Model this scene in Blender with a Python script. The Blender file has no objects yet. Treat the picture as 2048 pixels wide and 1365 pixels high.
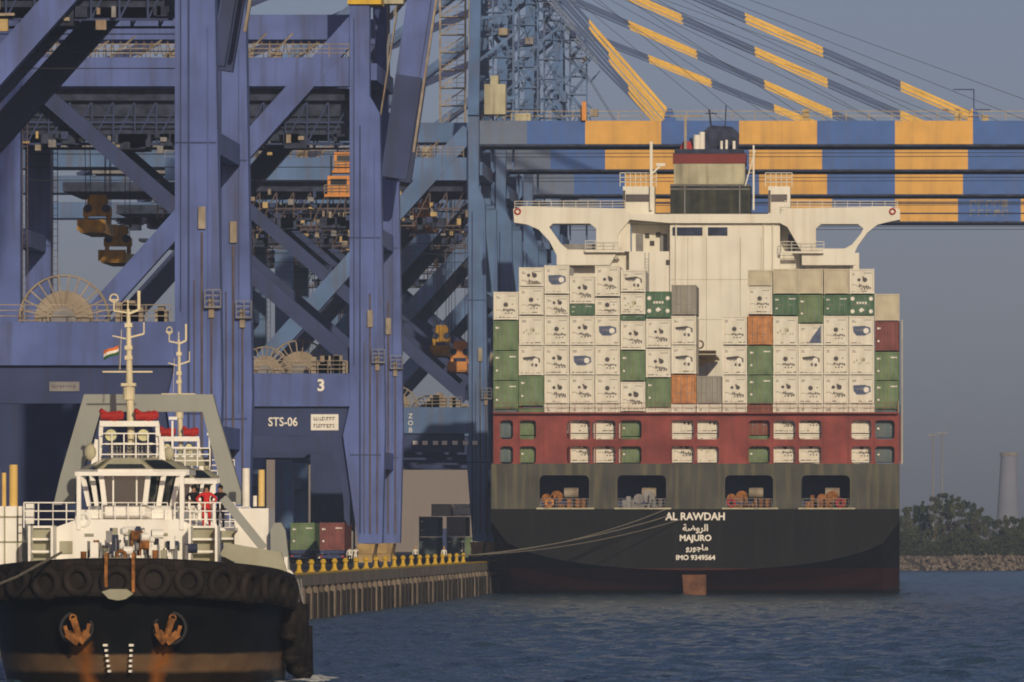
import bpy, bmesh, math, random
from mathutils import Vector, Matrix
R = math.radians
random.seed(7)
sc = bpy.context.scene
C = sc.collection

# ------------------------------------------------------------ camera, light, exposure
# lens: 316 mm telephoto with shift, standing 5.9 m over the water, looking along the quay (+Y)
FPX, VX, VY, CZ = 18000.0, 1790.0, 1070.0, 5.9
cd = bpy.data.cameras.new('camera'); cam = bpy.data.objects.new('camera', cd); C.objects.link(cam)
cam.location = (0, 0, CZ); cam.rotation_euler = (R(90), 0, 0)
cd.sensor_width = 36; cd.lens = 36 * FPX / 2048
cd.shift_x = -(VX - 1024) / 2048; cd.shift_y = (VY - 682.5) / 2048
cd.clip_start = 5; cd.clip_end = 30000
sc.camera = cam
SUN_AZ, SUN_EL = 13.0, 15.0      # to the right of straight behind the camera, height
sd = bpy.data.lights.new('sun', 'SUN'); sun = bpy.data.objects.new('sun', sd); C.objects.link(sun)
sd.energy = 2.9; sd.angle = R(0.6); sd.color = (1.0, 0.84, 0.62)
to_sun = Vector((math.sin(R(SUN_AZ)) * math.cos(R(SUN_EL)), -math.cos(R(SUN_AZ)) * math.cos(R(SUN_EL)), math.sin(R(SUN_EL))))
sun.rotation_euler = to_sun.to_track_quat('Z', 'Y').to_euler()
w = bpy.data.worlds.new('World'); sc.world = w; w.use_nodes = True
wn = w.node_tree; sky = wn.nodes.new('ShaderNodeTexSky'); sky.sky_type = 'NISHITA'; sky.sun_disc = False
sky.sun_elevation = R(SUN_EL); sky.sun_rotation = R(180 - SUN_AZ); sky.air_density = 0.5; sky.dust_density = 1.4; sky.ozone_density = 1.0
tint = wn.nodes.new('ShaderNodeMix'); tint.data_type = 'RGBA'; tint.blend_type = 'MULTIPLY'; tint.inputs[0].default_value = 1; tint.inputs[7].default_value = (1.12, 0.955, 1.035, 1)
bg = wn.nodes['Background']; wn.links.new(sky.outputs[0], tint.inputs[6]); wn.links.new(tint.outputs[2], bg.inputs[0]); bg.inputs[1].default_value = 0.053
sc.view_settings.view_transform = 'Standard'; sc.view_settings.look = 'None'
sc.view_settings.exposure = 0.0
sc.cycles.filter_width = 1.9
sc.cycles.volume_bounces = 1
sc.cycles.max_bounces = 6

# ------------------------------------------------------------ helpers
def P(px, py, Y):
    """point of the plan: photograph column/row read at the distance Y where the thing stands"""
    s = FPX / Y
    return Vector(((px - VX) / s, Y, CZ + (VY - py) / s))
def XZ(px, py, Y):
    p = P(px, py, Y); return (p.x, p.z)

def mat(name, col, rough=0.55, var=0.12, scale=0.6, streak=0.0, streak_col=(0.12, 0.07, 0.04), metal=0.0, bump=0.0, spec=0.12, emit=None, sscale=1.4):
    m = bpy.data.materials.new(name); m.use_nodes = True; n = m.node_tree.nodes; l = m.node_tree.links
    b = n['Principled BSDF']; b.inputs['Roughness'].default_value = rough; b.inputs['Metallic'].default_value = metal
    b.inputs['Specular IOR Level'].default_value = spec
    tc = n.new('ShaderNodeTexCoord')
    no = n.new('ShaderNodeTexNoise'); no.inputs['Scale'].default_value = scale; no.inputs['Detail'].default_value = 5
    l.new(tc.outputs['Object'], no.inputs['Vector'])
    mr = n.new('ShaderNodeMapRange'); mr.inputs[1].default_value = .3; mr.inputs[2].default_value = .7
    mr.inputs[3].default_value = 1 - var; mr.inputs[4].default_value = 1 + var
    l.new(no.outputs[0], mr.inputs[0])
    mx = n.new('ShaderNodeMix'); mx.data_type = 'RGBA'; mx.blend_type = 'MULTIPLY'; mx.inputs[0].default_value = 1
    mx.inputs[6].default_value = (*col, 1); l.new(mr.outputs[0], mx.inputs[7])
    out = mx.outputs[2]
    if streak > 0:
        mp = n.new('ShaderNodeMapping'); mp.inputs['Scale'].default_value = (sscale, sscale, sscale * .07); l.new(tc.outputs['Object'], mp.inputs[0])
        n2 = n.new('ShaderNodeTexNoise'); n2.inputs['Scale'].default_value = 1; n2.inputs['Detail'].default_value = 6; l.new(mp.outputs[0], n2.inputs['Vector'])
        r2 = n.new('ShaderNodeMapRange'); r2.inputs[1].default_value = .48; r2.inputs[2].default_value = .75; r2.inputs[3].default_value = 0; r2.inputs[4].default_value = streak
        l.new(n2.outputs[0], r2.inputs[0])
        m2 = n.new('ShaderNodeMix'); m2.data_type = 'RGBA'; l.new(r2.outputs[0], m2.inputs[0]); l.new(out, m2.inputs[6]); m2.inputs[7].default_value = (*streak_col, 1)
        out = m2.outputs[2]
    l.new(out, b.inputs['Base Color'])
    if bump > 0:
        bn = n.new('ShaderNodeTexNoise'); bn.inputs['Scale'].default_value = scale * 6; l.new(tc.outputs['Object'], bn.inputs['Vector'])
        bp = n.new('ShaderNodeBump'); bp.inputs['Strength'].default_value = bump; l.new(bn.outputs[0], bp.inputs['Height']); l.new(bp.outputs[0], b.inputs['Normal'])
    return m

SPLIT = {'drive_unit', 'plate_seam', 'inner_bulkhead', 'window_pillar', 'railing', 'access_platform', 'vent_grille', 'porthole', 'vent_panel', 'dome', 'guide_post', 'pillar', 'side_platform', 'bow_bitt', 'winch_frame', 'sill_ledge', 'skylight_glass', 'work_lamp', 'mooring_winch', 'mast', 'upper_side_plating', 'hull_mark', 'spreader_frame', 'hoist_rope', 'stay', 'sheave', 'side_brace', 'hanger', 'accommodation_block', 'stand', 'wiper_post'}
class MB:
    def __init__(s): s.bm = bmesh.new()
    def hexa(s, c8):
        v = [s.bm.verts.new(c) for c in c8]
        for f in ((0, 1, 2, 3), (7, 6, 5, 4), (0, 4, 5, 1), (1, 5, 6, 2), (2, 6, 7, 3), (3, 7, 4, 0)): s.bm.faces.new([v[i] for i in f])
        return s
    def box(s, x0, x1, y0, y1, z0, z1):
        x0, x1 = min(x0, x1), max(x0, x1); y0, y1 = min(y0, y1), max(y0, y1); z0, z1 = min(z0, z1), max(z0, z1)
        return s.hexa([(x0, y0, z0), (x0, y1, z0), (x1, y1, z0), (x1, y0, z0), (x0, y0, z1), (x0, y1, z1), (x1, y1, z1), (x1, y0, z1)])
    def beam(s, p, q, a, b=None):
        """box section a (across, in plan) x b (the other way) from p to q"""
        b = b or a; p = Vector(p); q = Vector(q); d = (q - p).normalized()
        side = d.cross(Vector((0, 0, 1)))
        if side.length < 1e-3: side = Vector((0, 1, 0)) if True else side
        side.normalize(); up = side.cross(d).normalized()
        o = [(-1, -1), (1, -1), (1, 1), (-1, 1)]
        return s.hexa([p + side * i * a / 2 + up * j * b / 2 for i, j in o] + [q + side * i * a / 2 + up * j * b / 2 for i, j in o])
    def cyl(s, p, q, r, r2=None, n=12, cap=True):
        r2 = r if r2 is None else r2; p = Vector(p); q = Vector(q); d = (q - p).normalized()
        a = d.orthogonal().normalized(); b = d.cross(a)
        A = [s.bm.verts.new(p + (a * math.cos(t) + b * math.sin(t)) * r) for t in [2 * math.pi * i / n for i in range(n)]]
        B = [s.bm.verts.new(q + (a * math.cos(t) + b * math.sin(t)) * r2) for t in [2 * math.pi * i / n for i in range(n)]]
        for i in range(n): s.bm.faces.new((A[i], A[(i + 1) % n], B[(i + 1) % n], B[i]))
        if cap: s.bm.faces.new(A[::-1]); s.bm.faces.new(B)
        return s
    def torus(s, c, ax, Rr, r, n=20, k=8, a0=0, a1=2 * math.pi):
        c = Vector(c); ax = Vector(ax).normalized(); a = ax.orthogonal().normalized(); b = ax.cross(a); rows = []
        full = abs(a1 - a0 - 2 * math.pi) < 1e-6; N = n if full else n + 1
        for i in range(N):
            t = a0 + (a1 - a0) * i / n; u = a * math.cos(t) + b * math.sin(t)
            rows.append([s.bm.verts.new(c + u * (Rr + r * math.cos(f)) + ax * r * math.sin(f)) for f in [2 * math.pi * j / k for j in range(k)]])
        for i in range(n):
            A, B = rows[i], rows[(i + 1) % N]
            for j in range(k): s.bm.faces.new((A[j], A[(j + 1) % k], B[(j + 1) % k], B[j]))
        return s
    def sphere(s, c, r, sz=1.0, n=12, m=8):
        mtx = Matrix.Translation(c) @ Matrix.Diagonal((r, r, r * sz, 1))
        bmesh.ops.create_uvsphere(s.bm, u_segments=n, v_segments=m, radius=1, matrix=mtx); return s
    def prism(s, pts, y0, y1):
        """polygon given in the XZ plane, thickness from y0 to y1"""
        A = [s.bm.verts.new((x, y0, z)) for x, z in pts]; B = [s.bm.verts.new((x, y1, z)) for x, z in pts]; n = len(pts)
        s.bm.faces.new(A); s.bm.faces.new(B[::-1])
        for i in range(n): s.bm.faces.new((A[i], B[i], B[(i + 1) % n], A[(i + 1) % n]))
        return s
    def plate(s, outer, holes, y0, y1):
        """plate in the XZ plane with real openings (outer and holes are point lists)"""
        cu = bpy.data.curves.new('tmp', 'CURVE'); cu.dimensions = '2D'; cu.fill_mode = 'BOTH'; cu.extrude = abs(y1 - y0) / 2
        for ring in [outer] + holes:
            sp = cu.splines.new('POLY'); sp.points.add(len(ring) - 1)
            for p, (x, z) in zip(sp.points, ring): p.co = (x, z, 0, 1)
            sp.use_cyclic_u = True
        ob = bpy.data.objects.new('tmp', cu); me = bpy.data.meshes.new_from_object(ob)
        me.transform(Matrix.Translation((0, (y0 + y1) / 2, 0)) @ Matrix(((1, 0, 0, 0), (0, 0, -1, 0), (0, 1, 0, 0), (0, 0, 0, 1))))
        s.bm.from_mesh(me); bpy.data.objects.remove(ob); bpy.data.curves.remove(cu); bpy.data.meshes.remove(me); return s
    def rail(s, pts, h=1.05, post=2.0, t=0.05, n=3):
        for a, b in zip(pts, pts[1:]):
            a = Vector(a); b = Vector(b); L = (b - a).length
            for k in range(1, n + 1): s.beam(a + Vector((0, 0, h * k / n)), b + Vector((0, 0, h * k / n)), t)
            m = max(1, int(L / post))
            for i in range(m + 1):
                p = a.lerp(b, i / m); s.beam(p, p + Vector((0, 0, h)), t)
        return s
    def clusters(s):
        s.bm.verts.ensure_lookup_table(); seen = set(); isl = []
        for v in s.bm.verts:
            if v.index in seen: continue
            st = [v]; seen.add(v.index); g = []
            while st:
                x = st.pop(); g.append(x)
                for e in x.link_edges:
                    y = e.other_vert(x)
                    if y.index not in seen: seen.add(y.index); st.append(y)
            lo = [min(q.co[i] for q in g) - .03 for i in range(3)]; hi = [max(q.co[i] for q in g) + .03 for i in range(3)]
            isl.append([g, lo, hi])
        out = []
        for g, lo, hi in isl:
            hit = [c for c in out if all(lo[i] <= c[2][i] and c[1][i] <= hi[i] for i in range(3))]
            n_ = [list(g), lo, hi]
            for c in hit:
                out.remove(c); n_[0] += c[0]; n_[1] = [min(a, b) for a, b in zip(n_[1], c[1])]; n_[2] = [max(a, b) for a, b in zip(n_[2], c[2])]
            out.append(n_)
        return out
    def build(s, name, m, parent=None, origin=None, smooth=False):
        if name in SPLIT and parent is not None:
            s.bm.verts.index_update(); cl = s.clusters()
            if len(cl) > 1:
                first = None
                for g, lo, hi in cl:
                    mb = MB(); mp = {v: mb.bm.verts.new(v.co) for v in g}
                    for f in {f for v in g for f in v.link_faces}: mb.bm.faces.new([mp[v] for v in f.verts])
                    o = mb._build(name, m, parent, origin, smooth); first = first or o
                s.bm.free(); return first
        return s._build(name, m, parent, origin, smooth)
    def _build(s, name, m, parent=None, origin=None, smooth=False):
        bmesh.ops.recalc_face_normals(s.bm, faces=s.bm.faces[:])
        if parent is not None: org = Vector(parent['_o'])
        elif origin is not None: org = Vector(origin)
        else:
            xs = [v.co for v in s.bm.verts]; org = Vector((sum(v.x for v in xs) / len(xs), sum(v.y for v in xs) / len(xs), min(v.z for v in xs)))
        bmesh.ops.translate(s.bm, verts=s.bm.verts[:], vec=-org)
        me = bpy.data.meshes.new(name); s.bm.to_mesh(me); s.bm.free()
        for mm in (m if isinstance(m, (list, tuple)) else [m]): me.materials.append(mm)
        if smooth:
            for f in me.polygons: f.use_smooth = True
        o = bpy.data.objects.new(name, me); C.objects.link(o); o['_o'] = tuple(org)
        if parent is not None: o.parent = parent
        else: o.location = org
        return o

def tag(o, label=None, cat=None, group=None, kind=None):
    if label: o['label'] = label
    if cat: o['category'] = cat
    if group: o['group'] = group
    if kind: o['kind'] = kind
    return o
def empty(name, loc, label, cat, group=None):
    o = bpy.data.objects.new(name, None); C.objects.link(o); o.location = loc; o['_o'] = tuple(loc); o.empty_display_size = .3
    return tag(o, label, cat, group)
def kids(o): return [x for x in bpy.data.objects if x.parent is o]
def copy_tree(o, parent=None):
    c = o.copy(); C.objects.link(c)
    if parent is not None: c.parent = parent
    for ch in kids(o): copy_tree(ch, c)
    return c
def text_mesh(body, size, center, depth=0.02, align='CENTER', sx=1.0, bold=0.0):
    """letters as a mesh standing in the XZ plane, facing the camera side (-Y); centre given"""
    cu = bpy.data.curves.new('t', 'FONT'); cu.body = body; cu.size = size; cu.extrude = depth; cu.align_x = align; cu.align_y = 'CENTER'; cu.offset = bold
    cu.resolution_u = 3
    ob = bpy.data.objects.new('t', cu); me = bpy.data.meshes.new_from_object(ob)
    me.transform(Matrix.Translation(center) @ Matrix.Rotation(R(90), 4, 'X') @ Matrix.Diagonal((sx, 1, 1, 1)))
    mb = MB(); mb.bm.from_mesh(me); bpy.data.objects.remove(ob); bpy.data.curves.remove(cu); bpy.data.meshes.remove(me)
    return mb
def rrect(x0, x1, z0, z1, r, n=5):
    pts = []
    for cx, cz, a0 in ((x1 - r, z1 - r, 0), (x0 + r, z1 - r, 90), (x0 + r, z0 + r, 180), (x1 - r, z0 + r, 270)):
        for i in range(n + 1):
            a = R(a0 + 90 * i / n); pts.append((cx + r * math.cos(a), cz + r * math.sin(a)))
    return pts

# ------------------------------------------------------------ materials
M = {}
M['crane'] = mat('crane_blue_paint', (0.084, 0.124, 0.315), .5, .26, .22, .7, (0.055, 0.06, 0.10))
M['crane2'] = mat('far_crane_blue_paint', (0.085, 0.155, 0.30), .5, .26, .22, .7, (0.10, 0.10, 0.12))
M['navy'] = mat('navy_paint', (0.034, 0.05, 0.125), .55, .15, .4, .4, (0.03, 0.03, 0.035))  # real navy paint; on some crane members it stands in for shade
M['dark'] = mat('dark_machinery', (0.030, 0.038, 0.066), .7, .5, 1.2)
M['conduit'] = mat('brown_conduit', (0.095, 0.075, 0.075), .7, .3, 1.0, .4)
M['steel'] = mat('grey_steel', (0.20, 0.20, 0.20), .5, .25, 1.0, .5, (0.12, 0.08, 0.05))
M['rustcream'] = mat('rusty_cream_paint', (0.27, 0.235, 0.18), .6, .3, 1.0, .6, (0.18, 0.09, 0.04))
M['reel'] = mat('reel_tan_paint', (0.27, 0.225, 0.165), .6, .2, 1.0, .3)
M['bogie'] = mat('ochre_bogie_paint', (0.34, 0.24, 0.10), .7, .3, 1.2, .6, (0.10, 0.06, 0.04))
M['orange'] = mat('orange_paint', (0.56, 0.24, 0.06), .5, .15, .8, .3, (0.25, 0.10, 0.04))
M['yellow'] = mat('yellow_paint', (0.58, 0.38, 0.03), .5, .15, .9, .4, (0.25, 0.15, 0.04))
M['dyellow'] = mat('grimy_yellow_paint', (0.40, 0.22, 0.02), .6, .3, 1.2, .6, (0.05, 0.04, 0.02))
M['white'] = mat('white_paint', (0.80, 0.79, 0.72), .5, .07, .5, .22, (0.42, 0.32, 0.22))
M['house'] = mat('cream_superstructure_paint', (0.68, 0.665, 0.565), .55, .07, .3, .4, (0.46, 0.38, 0.26))
M['black'] = mat('black_hull_paint', (0.008, 0.009, 0.010), .42, .3, .5, .25, (0.03, 0.025, 0.02))
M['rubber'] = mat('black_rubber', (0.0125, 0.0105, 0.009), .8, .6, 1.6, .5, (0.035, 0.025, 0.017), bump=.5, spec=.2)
M['tanpaint'] = mat('weathered_grey_green_paint', (0.30, 0.30, 0.22), .6, .15, .8, .4, (0.22, 0.16, 0.08))
M['gantry'] = mat('gantry_grey_paint', (0.27, 0.285, 0.255), .55, .06, .5, .15)
M['red'] = mat('red_paint', (0.36, 0.03, 0.025), .5, .15, 1)
M['glass'] = mat('dark_window_glass', (0.015, 0.02, 0.02), .12, .3, 1.0, spec=.8)
M['rudder'] = mat('weathered_rudder_paint', (0.14, 0.065, 0.035), .8, .4, 1.2, .5, (0.05, 0.03, 0.02))
M['rust'] = mat('rusty_iron', (0.25, 0.105, 0.03), .85, .6, 3.5, .7, (0.05, 0.03, 0.02), sscale=4)
M['rope'] = mat('mooring_rope', (0.17, 0.155, 0.12), .9, .2, 5)
M['cable'] = mat('black_cable', (0.02, 0.022, 0.03), .6, .1, 1)
M['pipe'] = mat('ochre_pipe_paint', (0.62, 0.42, 0.12), .5, .15, .8, .4, (0.65, 0.6, 0.45))
M['concrete'] = mat('quay_concrete', (0.21, 0.185, 0.145), .9, .25, .5, .6, (0.06, 0.05, 0.04), bump=.3)
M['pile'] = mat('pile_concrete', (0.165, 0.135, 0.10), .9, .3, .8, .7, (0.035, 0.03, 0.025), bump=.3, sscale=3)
M['asphalt'] = mat('quay_asphalt', (0.07, 0.068, 0.065), .9, .2, .2)
M['redship'] = mat('red_lashing_bridge_paint', (0.215, 0.055, 0.046), .7, .28, .5, .5, (0.13, 0.05, 0.04))
M['letter'] = mat('white_lettering', (0.72, 0.70, 0.62), .6, .08, 2)
M['ink'] = mat('faded_dark_marking', (0.075, 0.07, 0.065), .7, .4, 3)
M['inkblue'] = mat('dark_blue_marking', (0.085, 0.105, 0.17), .6, .3, 3)
M['buff'] = mat('funnel_buff_paint', (0.40, 0.38, 0.26), .6, .2, .5, .7, (0.12, 0.11, 0.07))
M['maroonband'] = mat('funnel_maroon_paint', (0.17, 0.035, 0.03), .6, .1, .5)
M['mesh'] = mat('dark_green_screen', (0.035, 0.038, 0.028), .8, .3, 1.5, .6, (0.09, 0.09, 0.06))
M['skin'] = mat('skin', (0.30, 0.16, 0.10), .6, .05, 5)
M['redcloth'] = mat('red_coverall_cloth', (0.50, 0.03, 0.03), .85, .15, 4)
M['blackcloth'] = mat('black_cloth', (0.015, 0.015, 0.018), .9, .15, 4)
M['whitecloth'] = mat('pale_cloth', (0.62, 0.60, 0.52), .85, .15, 4)
M['hair'] = mat('black_hair', (0.01, 0.009, 0.008), .6, .2, 6)
M['farwall'] = mat('pale_grey_sheeting', (0.21, 0.185, 0.165), .8, .05, .1)
M['railtan'] = mat('dull_yellow_rail_paint', (0.40, 0.30, 0.14), .6, .3, 1.0)
def stripe_mat(name, step, phase, a, b, lo=None):
    """alternating painted bays along X (object coordinates, so the paint stays on the boom)"""
    m = mat(name, a, .5, .1, .5, .3, (0.12, 0.10, 0.09)); n = m.node_tree.nodes; l = m.node_tree.links
    tc = n.new('ShaderNodeTexCoord'); sx = n.new('ShaderNodeSeparateXYZ'); l.new(tc.outputs['Object'], sx.inputs[0])
    ad = n.new('ShaderNodeMath'); ad.operation = 'ADD'; ad.inputs[1].default_value = phase; l.new(sx.outputs[0], ad.inputs[0])
    dv = n.new('ShaderNodeMath'); dv.operation = 'DIVIDE'; dv.inputs[1].default_value = 2 * step; l.new(ad.outputs[0], dv.inputs[0])
    fr = n.new('ShaderNodeMath'); fr.operation = 'FRACT'; l.new(dv.outputs[0], fr.inputs[0])
    lt = n.new('ShaderNodeMath'); lt.operation = 'LESS_THAN'; lt.inputs[1].default_value = .5; l.new(fr.outputs[0], lt.inputs[0])
    fac = lt.outputs[0]
    if lo is not None:
        g = n.new('ShaderNodeMath'); g.operation = 'GREATER_THAN'; g.inputs[1].default_value = lo; l.new(sx.outputs[0], g.inputs[0])
        mu = n.new('ShaderNodeMath'); mu.operation = 'MULTIPLY'; l.new(fac, mu.inputs[0]); l.new(g.outputs[0], mu.inputs[1]); fac = mu.outputs[0]
    mx = n.new('ShaderNodeMix'); mx.data_type = 'RGBA'; mx.inputs[6].default_value = (*a, 1); mx.inputs[7].default_value = (*b, 1); l.new(fac, mx.inputs[0])
    g2 = n.new('ShaderNodeMath'); g2.operation = 'LESS_THAN'; g2.inputs[1].default_value = 59 - 39.2; l.new(sx.outputs[0], g2.inputs[0])
    mg = n.new('ShaderNodeMix'); mg.data_type = 'RGBA'; l.new(g2.outputs[0], mg.inputs[0]); l.new(mx.outputs[2], mg.inputs[6]); mg.inputs[7].default_value = (0.12, 0.16, 0.24, 1)
    for node in n:
        if node.type == 'MIX' and node.blend_type == 'MULTIPLY': l.new(mg.outputs[2], node.inputs[6])
    return m
BLUE, ORNG = (0.055, 0.125, 0.34), (0.62, 0.35, 0.085)
# object origin of every crane is X = -59, so world X = object X - 59; orange bays start at X = 0
M['boom'] = stripe_mat('boom_blue_orange_bays', 8.3, -59, BLUE, ORNG, lo=59 - 33)
M['stay'] = stripe_mat('stay_blue_orange_bays', 8.3, -59 - .6, (0.06, 0.10, 0.20), (0.68, 0.42, 0.07), lo=59 - 36)

# ------------------------------------------------------------ setting: water, land, quay
def water_mat():
    m = bpy.data.materials.new('harbour_water'); m.use_nodes = True; n = m.node_tree.nodes; l = m.node_tree.links; b = n['Principled BSDF']
    b.inputs['Base Color'].default_value = (0.018, 0.042, 0.075, 1); b.inputs['Roughness'].default_value = .18; b.inputs['IOR'].default_value = 1.33
    ge = n.new('ShaderNodeNewGeometry'); hs = None
    for sc_, st, amp in (((1.3, .5, 1), 3, .6), ((3.4, 1.3, 1), 3, .3), ((.07, .012, 1), 2, 1.2)):
        mp = n.new('ShaderNodeMapping'); mp.inputs['Scale'].default_value = sc_; mp.inputs['Rotation'].default_value = (0, 0, .02); l.new(ge.outputs['Position'], mp.inputs[0])
        no = n.new('ShaderNodeTexNoise'); no.inputs['Scale'].default_value = 1; no.inputs['Detail'].default_value = st; no.inputs['Distortion'].default_value = .8
        l.new(mp.outputs[0], no.inputs['Vector'])
        mu = n.new('ShaderNodeMath'); mu.operation = 'MULTIPLY'; mu.inputs[1].default_value = amp; l.new(no.outputs[0], mu.inputs[0])
        if hs is None: hs = mu.outputs[0]
        else:
            ad = n.new('ShaderNodeMath'); l.new(hs, ad.inputs[0]); l.new(mu.outputs[0], ad.inputs[1]); hs = ad.outputs[0]
    bp = n.new('ShaderNodeBump'); bp.inputs['Strength'].default_value = 1.0; bp.inputs['Distance'].default_value = .5; l.new(hs, bp.inputs['Height'])
    # choppy water: wave facets show the dark body colour, only part of the sky is mirrored
    n.remove(b); df = n.new('ShaderNodeBsdfDiffuse'); df.inputs[0].default_value = (0.038, 0.076, 0.106, 1); gl = n.new('ShaderNodeBsdfGlossy'); gl.inputs['Roughness'].default_value = .16
    gl.inputs[0].default_value = (.80, .90, 1.0, 1)
    fr = n.new('ShaderNodeFresnel'); fr.inputs[0].default_value = 1.33; mu = n.new('ShaderNodeMath'); mu.operation = 'MULTIPLY'; mu.inputs[1].default_value = .62
    for q in (df, gl, fr): l.new(bp.outputs[0], q.inputs['Normal'])
    mx = n.new('ShaderNodeMixShader'); l.new(fr.outputs[0], mu.inputs[0]); l.new(mu.outputs[0], mx.inputs[0]); l.new(df.outputs[0], mx.inputs[1]); l.new(gl.outputs[0], mx.inputs[2])
    l.new(mx.outputs[0], n['Material Output'].inputs['Surface'])
    return m
M['water'] = water_mat()
import numpy as np
def water_sheet():
    rg = np.random.RandomState(5); xs = np.arange(-64, 44.01, .4); ys = np.concatenate([np.arange(300, 760, 1.1), np.arange(760, 1476, 2.2)])
    X, Y = np.meshgrid(xs, ys, indexing='ij'); Z = np.zeros_like(X)
    for k in range(34):
        L = 1.15 * (5.6 / 1.15) ** (k / 33); a = rg.normal(-1.1, .55); A = .0125 * L ** .8; kx, ky = 2 * np.pi / L * np.cos(a), 2 * np.pi / L * np.sin(a)
        g = .6 + .4 * np.sin(X * rg.uniform(.02, .09) + Y * rg.uniform(.01, .04) + rg.uniform(0, 6))
        Z += A * g * np.sin(kx * X + ky * Y + rg.uniform(0, 6.3))
    fade = np.clip((X - xs[0]) / 4, 0, 1) * np.clip((xs[-1] - X) / 4, 0, 1) * np.clip((Y - ys[0]) / 8, 0, 1) * np.clip((ys[-1] - Y) / 8, 0, 1) * np.clip(1.25 - Y / 2200, .5, 1)
    Z = Z * fade; nx, ny = X.shape; co = np.stack([X, Y, Z], -1).reshape(-1, 3)
    i = np.arange(nx * ny).reshape(nx, ny); F = np.stack([i[:-1, :-1], i[1:, :-1], i[1:, 1:], i[:-1, 1:]], -1).reshape(-1, 4)
    x0, x1, y0, y1 = xs[0], xs[-1], ys[0], ys[-1]; n0 = len(co)
    co = np.concatenate([co, [(-500, -20, 0), (600, -20, 0), (600, 1500, 0), (-500, 1500, 0), (x0, y0, 0), (x1, y0, 0), (x1, y1, 0), (x0, y1, 0)]])
    F = np.concatenate([F, n0 + np.array([(0, 1, 5, 4), (1, 2, 6, 5), (2, 3, 7, 6), (3, 0, 4, 7)])])
    me = bpy.data.meshes.new('water'); me.vertices.add(len(co)); me.vertices.foreach_set('co', co.ravel().astype(np.float32)); me.loops.add(F.size); me.loops.foreach_set('vertex_index', F.ravel().astype(np.int32))
    me.polygons.add(len(F)); me.polygons.foreach_set('loop_start', (np.arange(len(F)) * 4).astype(np.int32)); me.update(calc_edges=True); me.polygons.foreach_set('use_smooth', np.ones(len(F), bool))
    me.materials.append(M['water']); o = bpy.data.objects.new('water', me); C.objects.link(o); return o
tag(water_sheet(), kind='structure')
# far shore: rises out of the water behind the ship
mb = MB(); n = 60
shore_m = mat('dry_earth_bank', (0.13, 0.10, 0.075), .95, .3, .6, bump=.4)
rows = []
for i in range(n + 1):
    X = -38 + 620 * (i / n) ** 1.0
    prof = [(1466, -.5), (1476, .9 + random.random() * .3), (1488, 2.2 + random.random() * .3), (1505, 2.7), (3900, 3.0)]
    rows.append([mb.bm.verts.new((X, y + math.sin(X * .3) * 1.5, z)) for y, z in prof])
for a, b in zip(rows, rows[1:]):
    for j in range(4): mb.bm.faces.new((a[j], b[j], b[j + 1], a[j + 1]))
tag(mb.build('shore_land', shore_m, origin=(0, 1466, 0)), kind='structure')
# riprap stones on the bank: nobody could count them
mb = MB()
for i in range(900):
    X = random.uniform(-2, 34) if i < 700 else random.uniform(34, 90); t = random.random(); r = random.uniform(.12, .42)
    c = Vector((X, 1462 + t * 22, .1 + 2.3 * t)); k = len(mb.bm.verts)
    bmesh.ops.create_icosphere(mb.bm, subdivisions=1, radius=r, matrix=Matrix.Translation(c) @ Matrix.Rotation(random.random() * 6, 4, (random.random(), random.random(), 1)) @ Matrix.Diagonal((1.5, 1, .75, 1)))
tag(mb.build('riprap_rubble', mat('riprap_stone', (0.15, 0.125, 0.10), .95, .5, .9)), 'loose pale and brown stones covering the far bank', 'rubble', kind='stuff')

QX, QZ = -40.6, 2.95
quay = tag(MB().box(-420, QX, 440, 2400, -.8, QZ).build('quay', M['concrete'], origin=(QX, 440, 0)), kind='structure')
tag(MB().box(-419, QX - 2.2, 441, 2399, QZ + .004, QZ + .05).build('quay_pavement', M['asphalt'], origin=(QX, 440, 0)), kind='structure')
MB().box(QX - .9, QX + .35, 440, 1420, QZ - .55, QZ + .22).build('kerb_beam', M['concrete'], quay)
MB().box(QX - .25, QX + .37, 440, 1420, QZ + .224, QZ + .34).build('kerb_edge_paint', M['yellow'], quay)
Y = 560.
while Y < 1100:
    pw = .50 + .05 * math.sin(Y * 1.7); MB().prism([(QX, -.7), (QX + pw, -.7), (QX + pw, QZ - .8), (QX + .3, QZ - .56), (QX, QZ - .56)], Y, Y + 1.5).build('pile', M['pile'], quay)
    MB().prism([(QX, -.7), (QX + pw + .1, -.4), (QX + pw + .1, QZ - 1.1), (QX, QZ - .9)], Y + 3.1, Y + 3.9).build('rubber_fender', M['rubber'], quay)  # added dark strip standing in for the shade between piles
    Y += 6.5
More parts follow.
